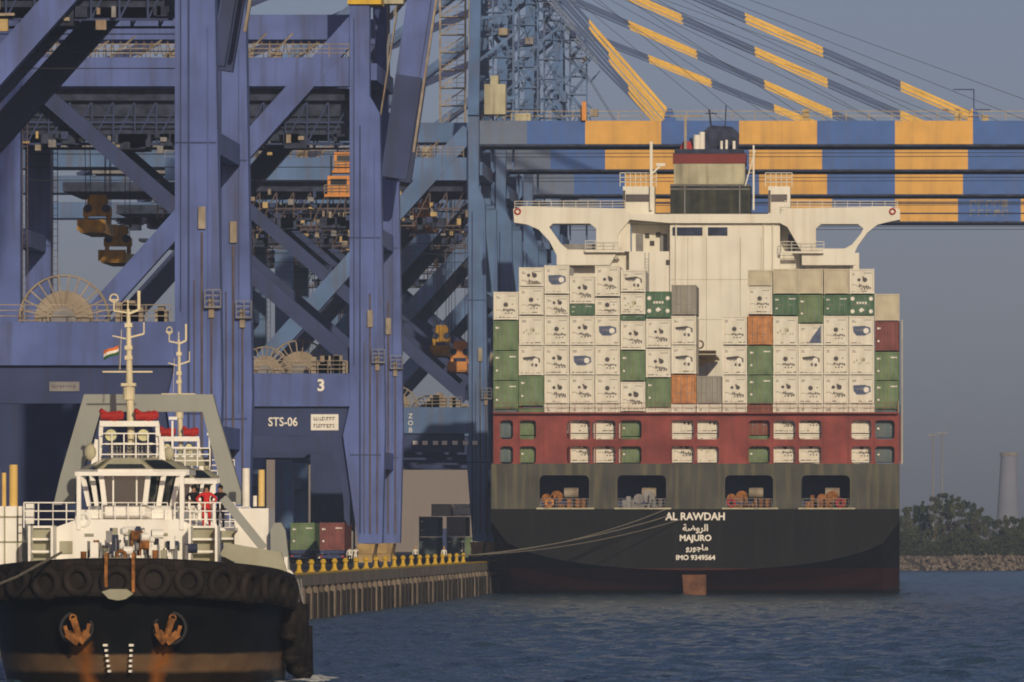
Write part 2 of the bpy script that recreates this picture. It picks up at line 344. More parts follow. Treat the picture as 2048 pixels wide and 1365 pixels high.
# yellow bollards every 13 m
def bollard(Y, i):
    x = QX - .6; mb = MB(); z = QZ + .22
    prof = [(0, .50), (.10, .48), (.18, .34), (.34, .24), (.62, .2), (.74, .34), (.84, .34), (.92, .2)]
    for (z0, r0), (z1, r1) in zip(prof, prof[1:]): mb.cyl((x, Y, z + z0), (x, Y, z + z1), r0 * .66, r1 * .66, n=12, cap=False)
    mb.sphere((x, Y, z + .92), .17, .5)
    mb.cyl((x, Y, z), (x, Y, z + .02), .36, n=12)
    for a in range(4): mb.box(x - .045 + .3 * math.cos(a * 1.57 + .8), x + .045 + .3 * math.cos(a * 1.57 + .8), Y - .045 + .3 * math.sin(a * 1.57 + .8), Y + .045 + .3 * math.sin(a * 1.57 + .8), z + .02, z + .14)
    return mb.build('mooring_bollard', M['yellow'], origin=(x, Y, z), smooth=False)
ords = ['nearest to the tug', 'second', 'third', 'fourth', 'fifth', 'sixth', 'seventh', 'eighth', 'ninth', 'tenth', 'eleventh', 'twelfth', 'thirteenth', 'fourteenth', 'fifteenth', 'sixteenth', 'seventeenth', 'eighteenth', 'nineteenth', 'last before the ship']
for i in range(20):
    lab = ('yellow quay bollard ' + ords[i]) if i in (0, 19) else 'yellow quay bollard, %s along the quay edge from the tug' % ords[i]
    tag(bollard(609 + 13.15 * i, i), lab, 'bollard', 'yellow bollards along the quay edge')

# ------------------------------------------------------------ cranes
def crane(Yn, boom='down', down_brace=True, haunch=True, cm='crane', label='', num=0, sep=27.0, reels=1, detail=True, sgn=None):
    Ym = Yn + sep / 2; root = empty('container_crane', (-59, Ym, QZ), label, 'crane', 'ship-to-shore cranes along the quay')
    m = M[cm]; SX, LX = -44., -74.
    for yf in (Yn, Yn + sep):
        prof = [(SX - .75, 5.2), (SX + 1.25, 5.2), (SX + 1.5, 15), (SX + 1.05, 41), (SX + .2, 42.5), (SX + .2, 50.0), (SX - 1.45, 50.0), (SX - 1.45, 16.6), (SX - 2.0, 14.2)]
        if num < 10: prof = [(SX - .55, 5.2), (SX + .95, 5.2), (SX + 1.05, 15), (SX + .75, 41), (SX + .1, 42.5), (SX + .1, 50.0), (SX - 1.0, 50.0), (SX - .95, 16.6), (SX - 1.2, 14.2)]
        lg = MB().prism(prof, yf, yf + 2.2).build('leg', m, root)
        # vertical weld flanges, cable trays and service pipes on the leg
        for q, (xo, wd_, za, zb) in enumerate(((-.62, .10, 6, 40), (-.25, .06, 6, 22), (.2, .12, 6, 24 + num % 5), (.62, .07, 14, 38), (.82, .10, 6, 20), (-1.1, .05, 20, 49))):
            MB().box(SX + xo, SX + xo + wd_, yf - .12, yf - .003, za, zb).build('cable_tray', M['conduit' if q in (1, 2, 4) else ('crane' if q == 3 else 'navy')], lg)
        MB().box(SX + .05, SX + .5, yf - .3, yf - .122, 23.2 + num % 3, 24.6 + num % 3).build('junction_box', M['rustcream'], lg)
        MB().box(SX + .7, SX + 1.05, yf - .3, yf - .122, 19.6, 20.8).build('junction_box', M['rustcream'], lg)
        for zz in (12.5 + num % 2, 30.6): MB().box(SX - 1.4, SX + 1.15, yf - .04, yf - .003, zz, zz + .1).build('plate_seam', M['navy'], lg)
        ld = MB()
        for X_ in (LX + 1.25, LX + 1.65): ld.beam((X_, yf + .6, 20), (X_, yf + .6, 43), .06)
        for k in range(38): ld.beam((LX + 1.25, yf + .6, 20.3 + k * .6), (LX + 1.65, yf + .6, 20.3 + k * .6), .04)
        ld.build('ladder', M['conduit'], root)
        if detail:
            pl = MB()
            for zz in (20.2,): pl.box(SX + .5, SX + 1.5, yf - .7, yf - .004, zz, zz + .1).rail([(SX + .5, yf - .7, zz + .1), (SX + 1.5, yf - .7, zz + .1)], 1.05, .5, .05)
            pl.build('access_platform', M['steel'], lg)
        MB().box(LX - 1.1, LX + 1.1, yf, yf + 1.8, 5.2, 49).build('leg', m, root)
        # bogies
        for X in (SX, LX):
            bg_ = MB().prism([(X - .75, 5.15), (X + .75, 5.15), (X + .6, 4.3), (X - .6, 4.3)], yf - 1.5, yf + 3.6)
            for k in (-2.6, 1.3): bg_.box(X - .6, X + .6, yf + k, yf + k + 2.6, 3.6, 4.28)
            bg_ = bg_.build('bogie', M['bogie'], root)
            for k in (-2.2, -.9, 1.6, 2.9): MB().cyl((X - .85, yf + k, 3.42), (X + .85, yf + k, 3.42), .42).build('wheel', M['dark'], bg_)
        # portal beam with haunches
        MB().box(LX + 1.1, SX - (1.45 if num > 10 else .96), yf + .1, yf + 2.0, 16.6, 19.35).build('portal_beam', m, root)
        hz = 14.2
        arch = [(LX + 1.12, 16.58), (LX + 1.12, 6.5)]
        for k in range(0, 9):
            t = R(180 - 90 * k / 8 - 0); arch.append((LX + 1.6 + 3.2 + 3.2 * math.cos(t), hz - 7 + 7 * math.sin(t)))
        for k in range(0, 9):
            t = R(90 - 90 * k / 8); arch.append((SX - 1.95 - 2.6 + 2.6 * math.cos(t), hz - 7 + 7 * math.sin(t)))
        arch += [(SX - 1.47, 6.5), (SX - 1.47, 16.58)]
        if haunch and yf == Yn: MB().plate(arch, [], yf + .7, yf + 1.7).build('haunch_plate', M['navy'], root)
        else: MB().box(LX + 1.12, SX - 1.47, yf + .5, yf + 1.7, 14.6, 16.58).build('lower_beam', M['navy'], root)  # darker navy paints in the shade below the portal beam
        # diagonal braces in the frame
        MB().beam((SX - .9, yf + .95, 48.5), (LX + 2.2, yf + .95, 18.6), 1.5, 1.75).build('brace', m if yf == Yn else M['navy'], root)  # rear brace in navy: shade put into its colour
        if down_brace: MB().beam((LX + .9, yf + 1.35, 44.5), (SX - 1.2, yf + 1.35, 20.3), .9, 1.3).build('brace', M['navy'], root)  # navy stands in for shade on this inner brace
        if num == 11:
            if yf == Yn:
                MB().beam((SX - 4.6, yf + 1.0, 49.5), (LX - 1.5, yf + 1.0, 21.5), .9, 1.0).build('brace', m, root)
                MB().beam((SX - 1.2, Ym, 48.3), (LX + 1.6, Ym, 18.6), 1.0, .9).build('brace', M['navy'], root)
        # sill of the top: beams across
        MB().box(LX - 3, SX + .1, yf + .3, yf + 1.9, 43.3, 45.7).build('cross_beam', m, root)
        # apex mast
        MB().beam((SX - .5, yf + 1.1, 50.0), (SX - .5, Ym + (-3.5 if yf == Yn else 3.5), 73), 1.15, 1.15).build('apex_post', m, root)
    for X, z in ((SX, 12.2), (LX, 12.2), (SX, 31), (LX, 31), (SX, 44.6), (LX, 44.6)):
        MB().box(X - .7, X + (.7 if num > 10 else .4), Yn + 2.2, Yn + sep, z - .7, z + .7).build('tie_beam', m, root)
    if num < 10: MB().beam((SX, Yn + 1.5, 42.5), (SX, Yn + sep, 32.5), .5, .6).beam((SX, Yn + 1.5, 14), (SX, Yn + sep, 29.5), .7, .8).build('side_brace', m, root)
    MB().box(SX - 1.1, SX - .2, Ym - 4, Ym + 4, 72.6, 74).build('apex_head', m, root)
    # fixed girders landward, dark machinery deck below them
    for s in (-3.4, 3.4):
        MB().box(-112, SX - .3, Ym + s - .5, Ym + s + .5, 47.7, 49.8).build('fixed_girder', m, root)
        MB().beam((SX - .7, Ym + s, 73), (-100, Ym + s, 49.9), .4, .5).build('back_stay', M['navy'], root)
        MB().beam((SX - .7, Ym + s, 72), (LX, Ym + s, 49.9), .6, .8).build('back_leg', m, root)
    mh = MB().box(-98, -80, Ym - 5, Ym + 5, 50, 56); mh.build('machinery_house', M['steel'], root)
    dk = MB().box(LX - 14, SX - 1.6, Yn + 2.4, Yn + sep - 1, 42.2, 43.2)
    rnd = random.Random(num * 13 + 5)
    if num > 10: dk.box(LX - 6, SX - 2.4, Yn + 3.4, Yn + 16, 39.4, 42.2).box(LX - 6, SX - 2.4, Yn + 3, Yn + 3.15, 40.9, 41.05).box(LX - 6, SX - 2.4, Yn + 3, Yn + 3.15, 39.9, 40.0)
    for k in range(44):
        X = LX - 12 + rnd.random() * 40; h = rnd.uniform(.2, 1.3); dk.box(X, min(SX - 2, X + rnd.uniform(.3, 1.9)), Yn + 2.5, Yn + rnd.uniform(4, 9), 39.41 - h, 39.42)
    dk.build('underdeck_machinery', M['dark'], root)
    tr = MB(); X = LX - 4
    while X < SX - 3:
        for yy in (Yn + 3, Yn + 12):
            tr.beam((X, yy, 38.6), (X, yy, 42.2), .13).beam((X, yy, 38.6), (X + 1.8, yy, 42.2), .12)
        X += 1.8
    for z in (38.6, 40.4): tr.beam((LX - 4, Yn + 3, z), (SX - 2, Yn + 3, z), .16).beam((LX - 4, Yn + 12, z), (SX - 2, Yn + 12, z), .16)
    tr.build('service_truss', M['navy' if num > 10 else 'conduit'], root)
    bx = {q: MB() for q in ('rustcream', 'steel', 'navy', 'railtan')}
    for k in range(60 if num < 10 else 26):
        q = rnd.choice(list(bx)); X = rnd.uniform(LX, SX - 4); z = rnd.uniform(38.7, 42) if num < 10 else rnd.uniform(37.6, 39.3); bx[q].box(X, X + rnd.uniform(.2, .7), Yn + 2.2, Yn + 2.8, z, z + rnd.uniform(.15, .8))
    for q, b_ in bx.items(): tag(b_.build('truss_fitting', M[q], root), kind='stuff')
    fe = MB(); X = LX + 1
    while X < SX - 2:
        dd = rnd.uniform(.9, 2.1); pts = [Vector((X + .62 * t, Yn + 6.5, 47.4 - dd * 4 * t * (1 - t))) for t in (0, .15, .3, .5, .7, .85, 1)]
        for a, b in zip(pts, pts[1:]): fe.beam(a, b, .07)
        X += .66
    fe.build('festoon_loops', M['conduit'], root)
    if detail:
        rl = MB().rail([(LX - 3, Yn + .2, 45.7), (SX - 1.5, Yn + .2, 45.7)], 1.1, 1.6, .07)
        for k in range(12):
            X = LX + 2 + k * 2.2; rl.beam((X, Yn + .4, 45.7), (X + 1.8, Yn + 3, 46.9 + rnd.random()), .12)
            if rnd.random() < .6: rl.box(X, X + rnd.uniform(.5, 1.3), Yn + 2, Yn + 3, 45.72, 46.1 + rnd.random() * .9)
        rl.build('walkway', M['rustcream'], root)
        wr = MB().rail([(LX + 2, Yn - .15, 19.36), (SX - 1.7, Yn - .15, 19.36)], 1.05, 1.5, .06)
        wr.build('beam_railing', M['rustcream'], root)
        cl = MB()
        for k in range(3):
            z = 38.0 - k * 1.1; cl.beam((LX + 1, Yn + 9, z), (SX - 2, Yn + 9, z), .06)
        cl.build('festoon_cable', M['cable'], root)
    # stair tower between posts of the apex (lattice)
    st = MB(); zt = 49.8; k = 0
    while zt < 71:
        a = (SX + 1.0, Ym + 2, zt); b = (SX + 2.9, Ym + 2, zt + 2.4)
        if k % 2: a, b = (SX + 2.9, Ym + 2, zt), (SX + 1.0, Ym + 2, zt + 2.4)
        st.beam(a, b, .12, .45); st.box(SX + .2, SX + 3.2, Ym + 1.2, Ym + 3.2, zt + 2.4, zt + 2.52); st.rail([(SX + .9, Ym + 1.2, zt + 2.5), (SX + 3.2, Ym + 1.2, zt + 2.5)], 1, .7, .07, 2)
        zt += 2.4; k += 1
    for X in (SX + .9, SX + 3.1):
        for yy in (Ym + 1.2, Ym + 3.2): st.beam((X, yy, 45), (X, yy, 72), .16)
    if num in (1, 2):
        lm = MB()
        for k in range(11):
            z = 47.9 + k * 1.9; x0_, x1_ = SX - 4.6, SX - 1.9
            lm.beam((x0_, Ym - 1, z), (x1_, Ym - 1, z + 1.9), .12).box(x0_, x1_, Ym - 1.2, Ym + .6, z, z + .1).rail([(x0_, Ym - 1.2, z + .1), (x1_, Ym - 1.2, z + .1)], 1, .7, .05, 2)
        for X_ in (SX - 4.6, SX - 1.9): lm.beam((X_, Ym - 1, 47.9), (X_, Ym - 1, 69), .2)
        lm.build('stair_mast', M['rustcream'], root)
        hc = MB()
        for xe in (-36, -30, -16, -9, -2, 4, 14, 20): hc.beam((SX - .3, Ym - 2.5, 73.4), (xe, Ym - 2.5, 50.1), .05)
        hc.build('hoist_cable', M['cable'], root)
    if boom == 'down':
        for k in range(34):
            X = SX + rnd.uniform(.6, 4.2); zz = rnd.uniform(50, 73); b_ = rnd.choice(('rustcream', 'buff', 'steel', 'navy', 'crane2'))
            if k < 5: MB().box(X, X + rnd.uniform(.4, 1.0), Ym + rnd.uniform(-2, 3), Ym + 3.4, zz, zz + rnd.uniform(.4, 1.3)).build('tower_cabinet', M[b_], root)
            else: st.beam((X, Ym + 1, zz), (X + rnd.uniform(-1.4, 1.4), Ym + 2, zz + rnd.uniform(.3, 2.2)), .1, .14)
        for k in range(5): st.beam((SX - .4, Ym - 2, 52 + 4.5 * k), (SX + 3.6, Ym - 2, 52.6 + 4.5 * k + (k % 2) * 2.5), .22, .3)
    st.build('stair_tower', M['crane2' if cm == 'crane2' else 'steel'], root)
    sm = MB().box(SX + .35, SX + 2.6, Ym - 6, Ym - 3.5, 50.6, 53.8); sm.build('electrical_cabinet', M['buff'], root)
    # cable reels on the portal beam
    def reel(X, z, r, ys, spokes=True):
        rt = MB(); rt.torus((X, ys, z), (0, 1, 0), r, .07, 36, 6)
        rt.torus((X, ys + .5, z), (0, 1, 0), r, .07, 36, 6)
        for k in range(26):
            t = 2 * math.pi * k / 26; d = Vector((math.cos(t), 0, math.sin(t)))
            rt.beam(Vector((X, ys, z)) + d * r * .3, Vector((X, ys, z)) + d * r, .09, .09)
        rr = rt.build('cable_reel', M['rustcream'], root)
        MB().cyl((X, ys + .05, z), (X, ys + .45, z), r * .66, n=36).build('wound_cable', M['reel'], rr)
        MB().cyl((X, ys - .3, z), (X, ys + .04, z), r * .28, n=20).build('hub', M['steel'], rr)
        dmm = MB().box(X - r * .55, X - r * .4, ys - .1, ys + .7, 19.37, z + .2).box(X + r * .4, X + r * .55, ys - .1, ys + .7, 19.37, z + .2)
        dmm.build('stand', M['rustcream'], rr)
    reel(-52.7, 19.5, 2.85 if num == 11 else 2.1, Yn + 2.7)
    if reels > 1: reel(-49.9, 19.5, 2.7, Yn + 4.5)
    eq = MB()
    for k in range(9):
        X = -47.9 + (k - 9) * .0 + rnd.uniform(-1.2, 2.0) - (k % 3) * .4; eq.box(X, X + rnd.uniform(.3, .9), Yn + .3, Yn + 1.4, 19.36, 19.5 + rnd.uniform(.3, 1.4))
    for k in range(4): eq.cyl((-57 - k * 1.6, Yn + .8, 19.36), (-57 - k * 1.6, Yn + .8, 20 + rnd.random() * .7), .3)
    eq.build('drive_unit', M['rustcream'], root)
    gs = 3.4
    if boom == 'down':
        bo = MB()
        bt, bb = (52.3, 47.25) if num == 4 else (50.0, 47.5)
        for s in (-gs, gs): bo.box(SX - .25, 21.5, Ym + s - .55, Ym + s + .55, bb, bt)
        bo = bo.build('boom', M['boom'], root)
        fl = MB()
        for s in (-gs, gs): fl.box(SX - .25, 21.5, Ym + s - .8, Ym + s + .8, bb - .25, bb - .003)
        if num == 4:
            for z in (48.25, 49.6): fl.box(SX - .25, 21.5, Ym - gs - .7, Ym - gs - .553, z, z + .14)
        for k in range(9): fl.box(SX + 3 + k * 7, SX + 3.6 + k * 7, Ym - gs + .56, Ym + gs - .56, 48.2, 49.3)
        fl.build('rail_flange', M['dark'], bo)
        hw = MB()
        for z in (46.1, 46.5): hw.beam((SX - 1, Ym - gs - .9, z), (21.5, Ym - gs - .9, z + .1), .07)
        hw.build('hoist_rope', M['cable'], bo)
        rl = MB().rail([(SX, Ym - gs - .75, bt + .01), (21.5, Ym - gs - .75, bt + .01)], 1.0, 2.4, .06, 2)
        for X in (-33.2, -24, -9.5, 6.7, 8.7, 9.6): rl.box(X - .35, X + .35, Ym - gs - .3, Ym - gs + .3, 49.81, 50.3 + random.random() * 1.4)
        rl.build('boom_railing', M['railtan'], bo)
        for Xe in (-24.0, 8.4):
            for s in (-gs, gs):
                a = Vector((SX - .2, Ym + s, 73.2)); b = Vector((Xe, Ym + s, bt + .2))
                MB().beam(a, b, .14, .2).beam(a + Vector((.2, 0, .42)), b + Vector((.2, 0, .42)), .14, .26).build('stay', M['stay'], root)
        for Xe in (-24.0, 8.4):
            MB().prism([(Xe - .7, bt + .02), (Xe + .7, bt + .02), (Xe + .25, bt + 1.3), (Xe - .25, bt + 1.3)], Ym - gs - .45, Ym - gs + .45).build('stay_anchor', M['boom'], root)
        if num == 1:
            MB().beam((8.4, Ym - gs, 50), (8.4, Ym - gs, 53.4), .14).beam((8.4, Ym - gs, 53.35), (6.2, Ym - gs, 53.35), .12).beam((8.4, Ym - gs, 51.2), (10.2, Ym - gs, 51.2), .12).build('floodlight_pole', M['navy'], root)
            MB().beam((-33.1, Ym - gs - 1, 50), (-33.1, Ym - gs - 1, 52), .45).build('kingpost', M['orange'], root)
    else:
        tip = Vector((SX + 2.0 + 8.5, Ym, 96)); hin = Vector((SX + (1.9 if num == 12 else .8), Ym, 38.2))
        bo = MB()
        for s in (-gs, gs):
            bo.beam(hin + Vector((0, s, 0)), tip + Vector((0, s, 0)), 1.1, 2.0 if num == 12 else .8)
        bo = bo.build('raised_boom', M['crane'], root)
        dr = MB(); d = (tip - hin).normalized()
        for k in range(1, 16): p = hin + (tip - hin) * (k / 16); dr.beam(p + Vector((0, -gs + .56, 0)), p + Vector((0, gs - .56, 0)), .35)
        dr.beam(hin + Vector((1.45, -gs, 0)), tip + Vector((1.45, -gs, 0)), .8, .18)
        dr.beam(hin + Vector((-1.35, -gs, 3)), tip + Vector((-1.35, -gs, 0)), .9, .1)
        dr.build('boom_walkway', M['rustcream'], bo)
        dn = (tip - hin).normalized()
        for s in (-gs, gs): MB().beam(hin + Vector((0, s, 0)) - dn * 2.2 + Vector((.1, 0, 0)), hin + Vector((.1, s, 0)) + dn * 6.5, 1.3, 2.2 if num == 12 else .85).build('hinge_housing', M['navy'], root)
        MB().box(SX - 1.6, SX + 1.2, Yn - .4, Yn + 4, 50.1, 53).build('trolley_cabin', M['yellow'], root)
    return root

crA = crane(568, 'up', False, True, 'crane', 'blue crane nearest the camera, its thick leg behind the tug masts', 11, reels=1)
crB = crane(750, 'up', True, True, 'crane', 'blue crane numbered 3 with raised boom and the STS-06 sign', 12, reels=2)
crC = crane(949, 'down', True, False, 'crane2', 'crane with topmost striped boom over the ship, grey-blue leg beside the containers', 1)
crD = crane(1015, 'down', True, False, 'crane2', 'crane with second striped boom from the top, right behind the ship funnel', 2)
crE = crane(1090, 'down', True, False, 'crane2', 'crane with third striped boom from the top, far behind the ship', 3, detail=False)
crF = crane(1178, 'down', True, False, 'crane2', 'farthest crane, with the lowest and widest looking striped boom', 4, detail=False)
# deeper boom box of the farthest crane, and faded white marks on its blue bay
fm = MB(); rnd = random.Random(3); fy = 1178 + 13.5 - 3.4 - .58
for r_ in range(3):
    for k in range(5):
        x0 = 9.9 + k * 1.05; z0 = 50.4 - r_ * 1.25
        fm.box(x0, x0 + .16, fy, fy + .02, z0, z0 + .9); fm.box(x0 + .17, x0 + .7, fy, fy + .02, z0 + rnd.choice((0, .38, .75)), z0 + .15 + rnd.choice((0, .38, .75)) * 0 + .75 * 0 + .76) if rnd.random() < .4 else fm.box(x0 + .17, x0 + .7, fy, fy + .02, z0 + .74, z0 + .9)
        if rnd.random() < .6: fm.box(x0 + .71, x0 + .84, fy, fy + .02, z0 + .35, z0 + .9)
fm.build('boom_lettering', M['steel'], crF)

# signs and numbers on the cranes
def sign(parent, px0, px1, py0, py1, Y, rows=2, face='letter'):
    x0, z1 = XZ(px0, py0, Y); x1, z0 = XZ(px1, py1, Y)
    s = MB().box(x0, x1, Y - .12, Y - .05, z0, z1).build('sign_plate', M[face], parent)
    rr = random.Random(int(px0)); t = MB(); h = (z1 - z0)
    for r_ in range(rows):
        x = x0 + (x1 - x0) * .1; zc = z1 - h * (.28 + .44 * r_ / max(1, rows - 1)) if rows > 1 else (z0 + z1) / 2
        while x < x1 - (x1 - x0) * .14:
            wd = rr.uniform(.05, .09) * (x1 - x0)
            t.box(x, x + wd * .35, Y - .14, Y - .121, zc - h * .11, zc + h * .11)
            if rr.random() < .7: t.box(x + wd * .36, x + wd, Y - .14, Y - .121, zc + h * .05, zc + h * .11)
            if rr.random() < .5: t.box(x + wd * .36, x + wd, Y - .14, Y - .121, zc - h * .11, zc - h * .05)
            x += wd * 1.3
    t.build('sign_lettering', M['ink'], s)
p = P(642, 772, 750); text_mesh('3', 1.35, p + Vector((0, .05, 0)), .03, bold=.04).build('number', M['letter'], crB)
p = P(566, 845, 750.7); text_mesh('STS-06', 1.02, p + Vector((0, -.08, 0)), .03, sx=.85, bold=.015).build('crane_name', M['letter'], crB)
sign(crB, 622, 677, 829, 861, 750.7)
sign(crA, 99, 159, 764, 783, 568.7, rows=1, face='steel')
for k, ch in enumerate(('Z', 'O', 'B')):
    p = P(821, 833 + 14 * k, 949.1); text_mesh(ch, .72, p, .03).build('crane_name', M['letter'], crC)

# ------------------------------------------------------------ spreaders hanging from ropes, operator cabs (each a thing)
def spreader(px, py, Y, label, m='dyellow', wd=2.4, ropes=12, tilt=0):
    p = P(px, py, Y); root = empty('container_spreader', p - Vector((0, 0, 1.2)), label, 'spreader', 'spreaders hanging under the cranes')
    x, y, z = p
    MB().box(x - wd / 2, x + wd / 2, y - .6, y + .6, z + .3, z + 1.0).box(x - wd * .33, x + wd * .33, y - .5, y + .5, z + 1.0, z + 1.35).build('head_block', M[m], root)
    MB().box(x - wd * .28, x + wd * .3, y - .45, y + .45, z + 1.36, z + 2.15).box(x - wd * .36, x - wd * .3, y - .3, y + .3, z + 1.36, z + 1.9).box(x + .3 * wd + .01, x + wd * .38, y - .3, y + .3, z + 1.36, z + 1.9).build('sheave_housing', M[m], root)
    b = MB().box(x - wd * .42, x + wd * .42, y - 6, y + 6, z - 1.3, z - .35).box(x - wd / 2, x + wd / 2, y - 6.2, y - 5.7, z - 1.15, z - .2).box(x - wd / 2, x + wd / 2, y + 5.7, y + 6.2, z - 1.15, z - .2)
    for sx_ in (-.4, .4):
        for sy_ in (-.4, .4): b.box(x + sx_ * wd - .15, x + sx_ * wd + .15, y + sy_ - .1, y + sy_ + .1, z - .35, z + .3)
    b.build('spreader_frame', M[m], root)
    sh = MB()
    for sx_ in (-.32, .32): sh.cyl((x + sx_ * wd, y - .7, z + .95), (x + sx_ * wd, y + .7, z + .95), .36, n=14)
    sh.build('sheave', M['dark'], root)
    rp = MB()
    for sx_ in (-.42, -.25, .25, .42): rp.beam((x + sx_ * wd, y, z + 1.1), (x + sx_ * wd * 1.15, y, z + ropes), .06)
    rp.build('hoist_rope', M['cable'], root)
spreader(195, 440, 775, 'grimy yellow spreader, upper left one of the two behind the tug masts', ropes=15)
spreader(236, 500, 790, 'grimy yellow spreader, lower one hanging beside another behind the tug masts', ropes=16)
spreader(850, 440, 963, 'orange spreader between two slanting blue braces', 'orange', ropes=9)
spreader(883, 690, 985, 'orange spreader hanging high, upper of the pair above the quay end', 'dyellow', 1.9, ropes=22)
spreader(920, 722, 975, 'bright orange spreader, lower of the pair above the quay end', 'orange', 2.1, ropes=24)

def cab(px0, px1, py0, py1, Y, label, m='orange'):
    x0, z1 = XZ(px0, py0, Y); x1, z0 = XZ(px1, py1, Y); root = empty('trolley_cab', ((x0 + x1) / 2, Y, z0), label, 'crane trolley', 'orange trolley units')
    h = z1 - z0
    MB().box(x0, x1, Y, Y + 3, z0 + h * .12, z1).box(x0 - .3, x1 + .2, Y - .2, Y + 3.2, z0, z0 + h * .115).build('cab_body', M[m], root)
    MB().box(x0 + .3, x1 - .6, Y - .06, Y - .003, z0 + h * .55, z1 - h * .15).build('window', M['glass'], root)
    MB().rail([(x0 - .3, Y - .2, z0 + h * .12), (x1 + .2, Y - .2, z0 + h * .12)], .9, .7, .06).build('railing', M['rustcream'], root)
    MB().beam((x0 + .3, Y + 1, z1), (x0 + .3, Y + 1, z1 + 2), .2).beam((x1 - .3, Y + 1, z1), (x1 - .3, Y + 1, z1 + 2), .2).build('hanger', M['dark'], root)
cab(668, 718, 305, 346, 905, 'square orange trolley unit, upper of two left of the numbered crane leg')
cab(655, 706, 352, 394, 885, 'orange operator cab with railing, lower of two left of the numbered crane leg')

# ------------------------------------------------------------ container ship
SY, SXL, SXR = 880.0, -39.5, 0.45
SC = (SXL + SXR) / 2; HB = (SXR - SXL) / 2
ship = empty('container_ship', (SC, SY, 0), 'large container ship seen from its dark grey stern, moored against the quay', 'container ship')
def hull_mat():
    m = mat('ship_hull_paint', (0.040, 0.041, 0.036), .7, .18, .25, .3, (0.035, 0.031, 0.026), spec=.04); n = m.node_tree.nodes; l = m.node_tree.links
    tc = n.new('ShaderNodeTexCoord'); sx = n.new('ShaderNodeSeparateXYZ'); l.new(tc.outputs['Object'], sx.inputs[0])
    r = n.new('ShaderNodeValToRGB'); r.color_ramp.interpolation = 'CONSTANT'
    mr = n.new('ShaderNodeMapRange'); mr.inputs[1].default_value = -12; mr.inputs[2].default_value = 14; l.new(sx.outputs[2], mr.inputs[0]); l.new(mr.outputs[0], r.inputs[0])
    e = r.color_ramp.elements; e[0].color = (0.020, 0.015, 0.012, 1); e[1].position = (1.0 + 12) / 26; e[1].color = (0.062, 0.020, 0.016, 1)
    q = e.new((2.55 + 12) / 26); q.color = (0.013, 0.0135, 0.0135, 1)
    e[1].position = (.45 + 12) / 26
    for node in n:
        if node.type == 'MIX' and node.blend_type == 'MULTIPLY': l.new(r.outputs[0], node.inputs[6])
    return m
M['hull'] = hull_mat()
M['transom'] = mat('weathered_grey_transom', (0.066, 0.067, 0.056), .7, .25, .3, .9, (0.15, 0.135, 0.075), sscale=1.5)
ZD, ZB = 12.85, 8.42         # deck at the stern, bottom of the grey band
secs = []
for k in range(15):
    t = k / 14; y = SY + 2.5 + 46 * t ** 1.15 if k else SY
    if k == 0: t = 0
    zc = 2.45 - 12.5 * t ** .8; zs = 7.2 - 9.5 * min(1, t * 1.5) ** .9; e = 2.2 + 3.5 * t
    ring = [(-1.0, ZB)]
    for i in range(25):
        u = -1 + 2 * i / 24; a = abs(u); z = zs - (zs - zc) * (1 - a ** e) ** (1 / e) if a < 1 else zs
        ring.append((u, z))
    ring.append((1.0, ZB)); secs.append((y, ring))
mb = MB(); vr = []
for y, ring in secs:
    vr.append([mb.bm.verts.new((SC + u * HB, y, z)) for u, z in ring])
for a, b in zip(vr, vr[1:]):
    for i in range(len(a) - 1): mb.bm.faces.new((a[i], b[i], b[i + 1], a[i + 1]))
mb.bm.faces.new(vr[0])
L_ = vr[-1]; F_ = [mb.bm.verts.new((v.co.x, SY + 250, v.co.z)) for v in L_]
bow = [mb.bm.verts.new((SC + (v.co.x - SC) * .04, SY + 300, max(v.co.z, -9))) for v in L_]
for a, b in ((L_, F_), (F_, bow)):
    for i in range(len(a) - 1): mb.bm.faces.new((a[i], b[i], b[i + 1], a[i + 1]))
hull = mb.build('hull', M['hull'], ship)
# grey upper band with the four mooring openings
def pz(py): return CZ + (VY - py) / (FPX / SY)
def pxx(px): return (px - VX) / (FPX / SY)
holes = [rrect(pxx(a), pxx(b), pz(1016), pz(951), .5) for a, b in ((1079, 1178), (1235, 1332), (1450, 1546), (1603, 1700))]
MB().plate([(SXL, ZB), (SXR, ZB), (SXR, ZD), (SXL, ZD)], holes, SY + .02, SY + .25).build('transom_plate', M['transom'], ship)
MB().box(SXL, SXL + .3, SY + .25, SY + 250, ZB, ZD).box(SXR - .3, SXR, SY + .25, SY + 250, ZB, ZD).build('upper_side_plating', M['hull'], ship)
MB().box(SXL + .3, SXR - .3, SY + .26, SY + 250, ZD - .25, ZD - .01).build('weather_deck', M['redship'], ship)
MB().box(SXL + .3, SXR - .3, SY + .26, SY + 16, ZB - .1, ZB + .1).build('mooring_deck', M['navy'], ship)
MB().box(SXL + .3, SXR - .3, SY + 9, SY + 9.3, ZB + .1, ZD - .26).build('inner_bulkhead', M['navy'], ship)
led = MB()
for a, b in ((1079, 1178), (1235, 1332), (1450, 1546), (1603, 1700)): led.box(pxx(a) - .3, pxx(b) + .5, SY - .12, SY + .015, ZB - .02, ZB + .12)
led.build('sill_ledge', M['buff'], ship)
rim = MB()
for px in (1030, 1060, 1205, 1215, 1360, 1400, 1440, 1575, 1585, 1720, 1745, 1775): rim.box(pxx(px), pxx(px) + .09, SY - .03, SY + .015, ZB + .15, ZD - .1)
rim.build('plate_seam', M['transom'], ship)
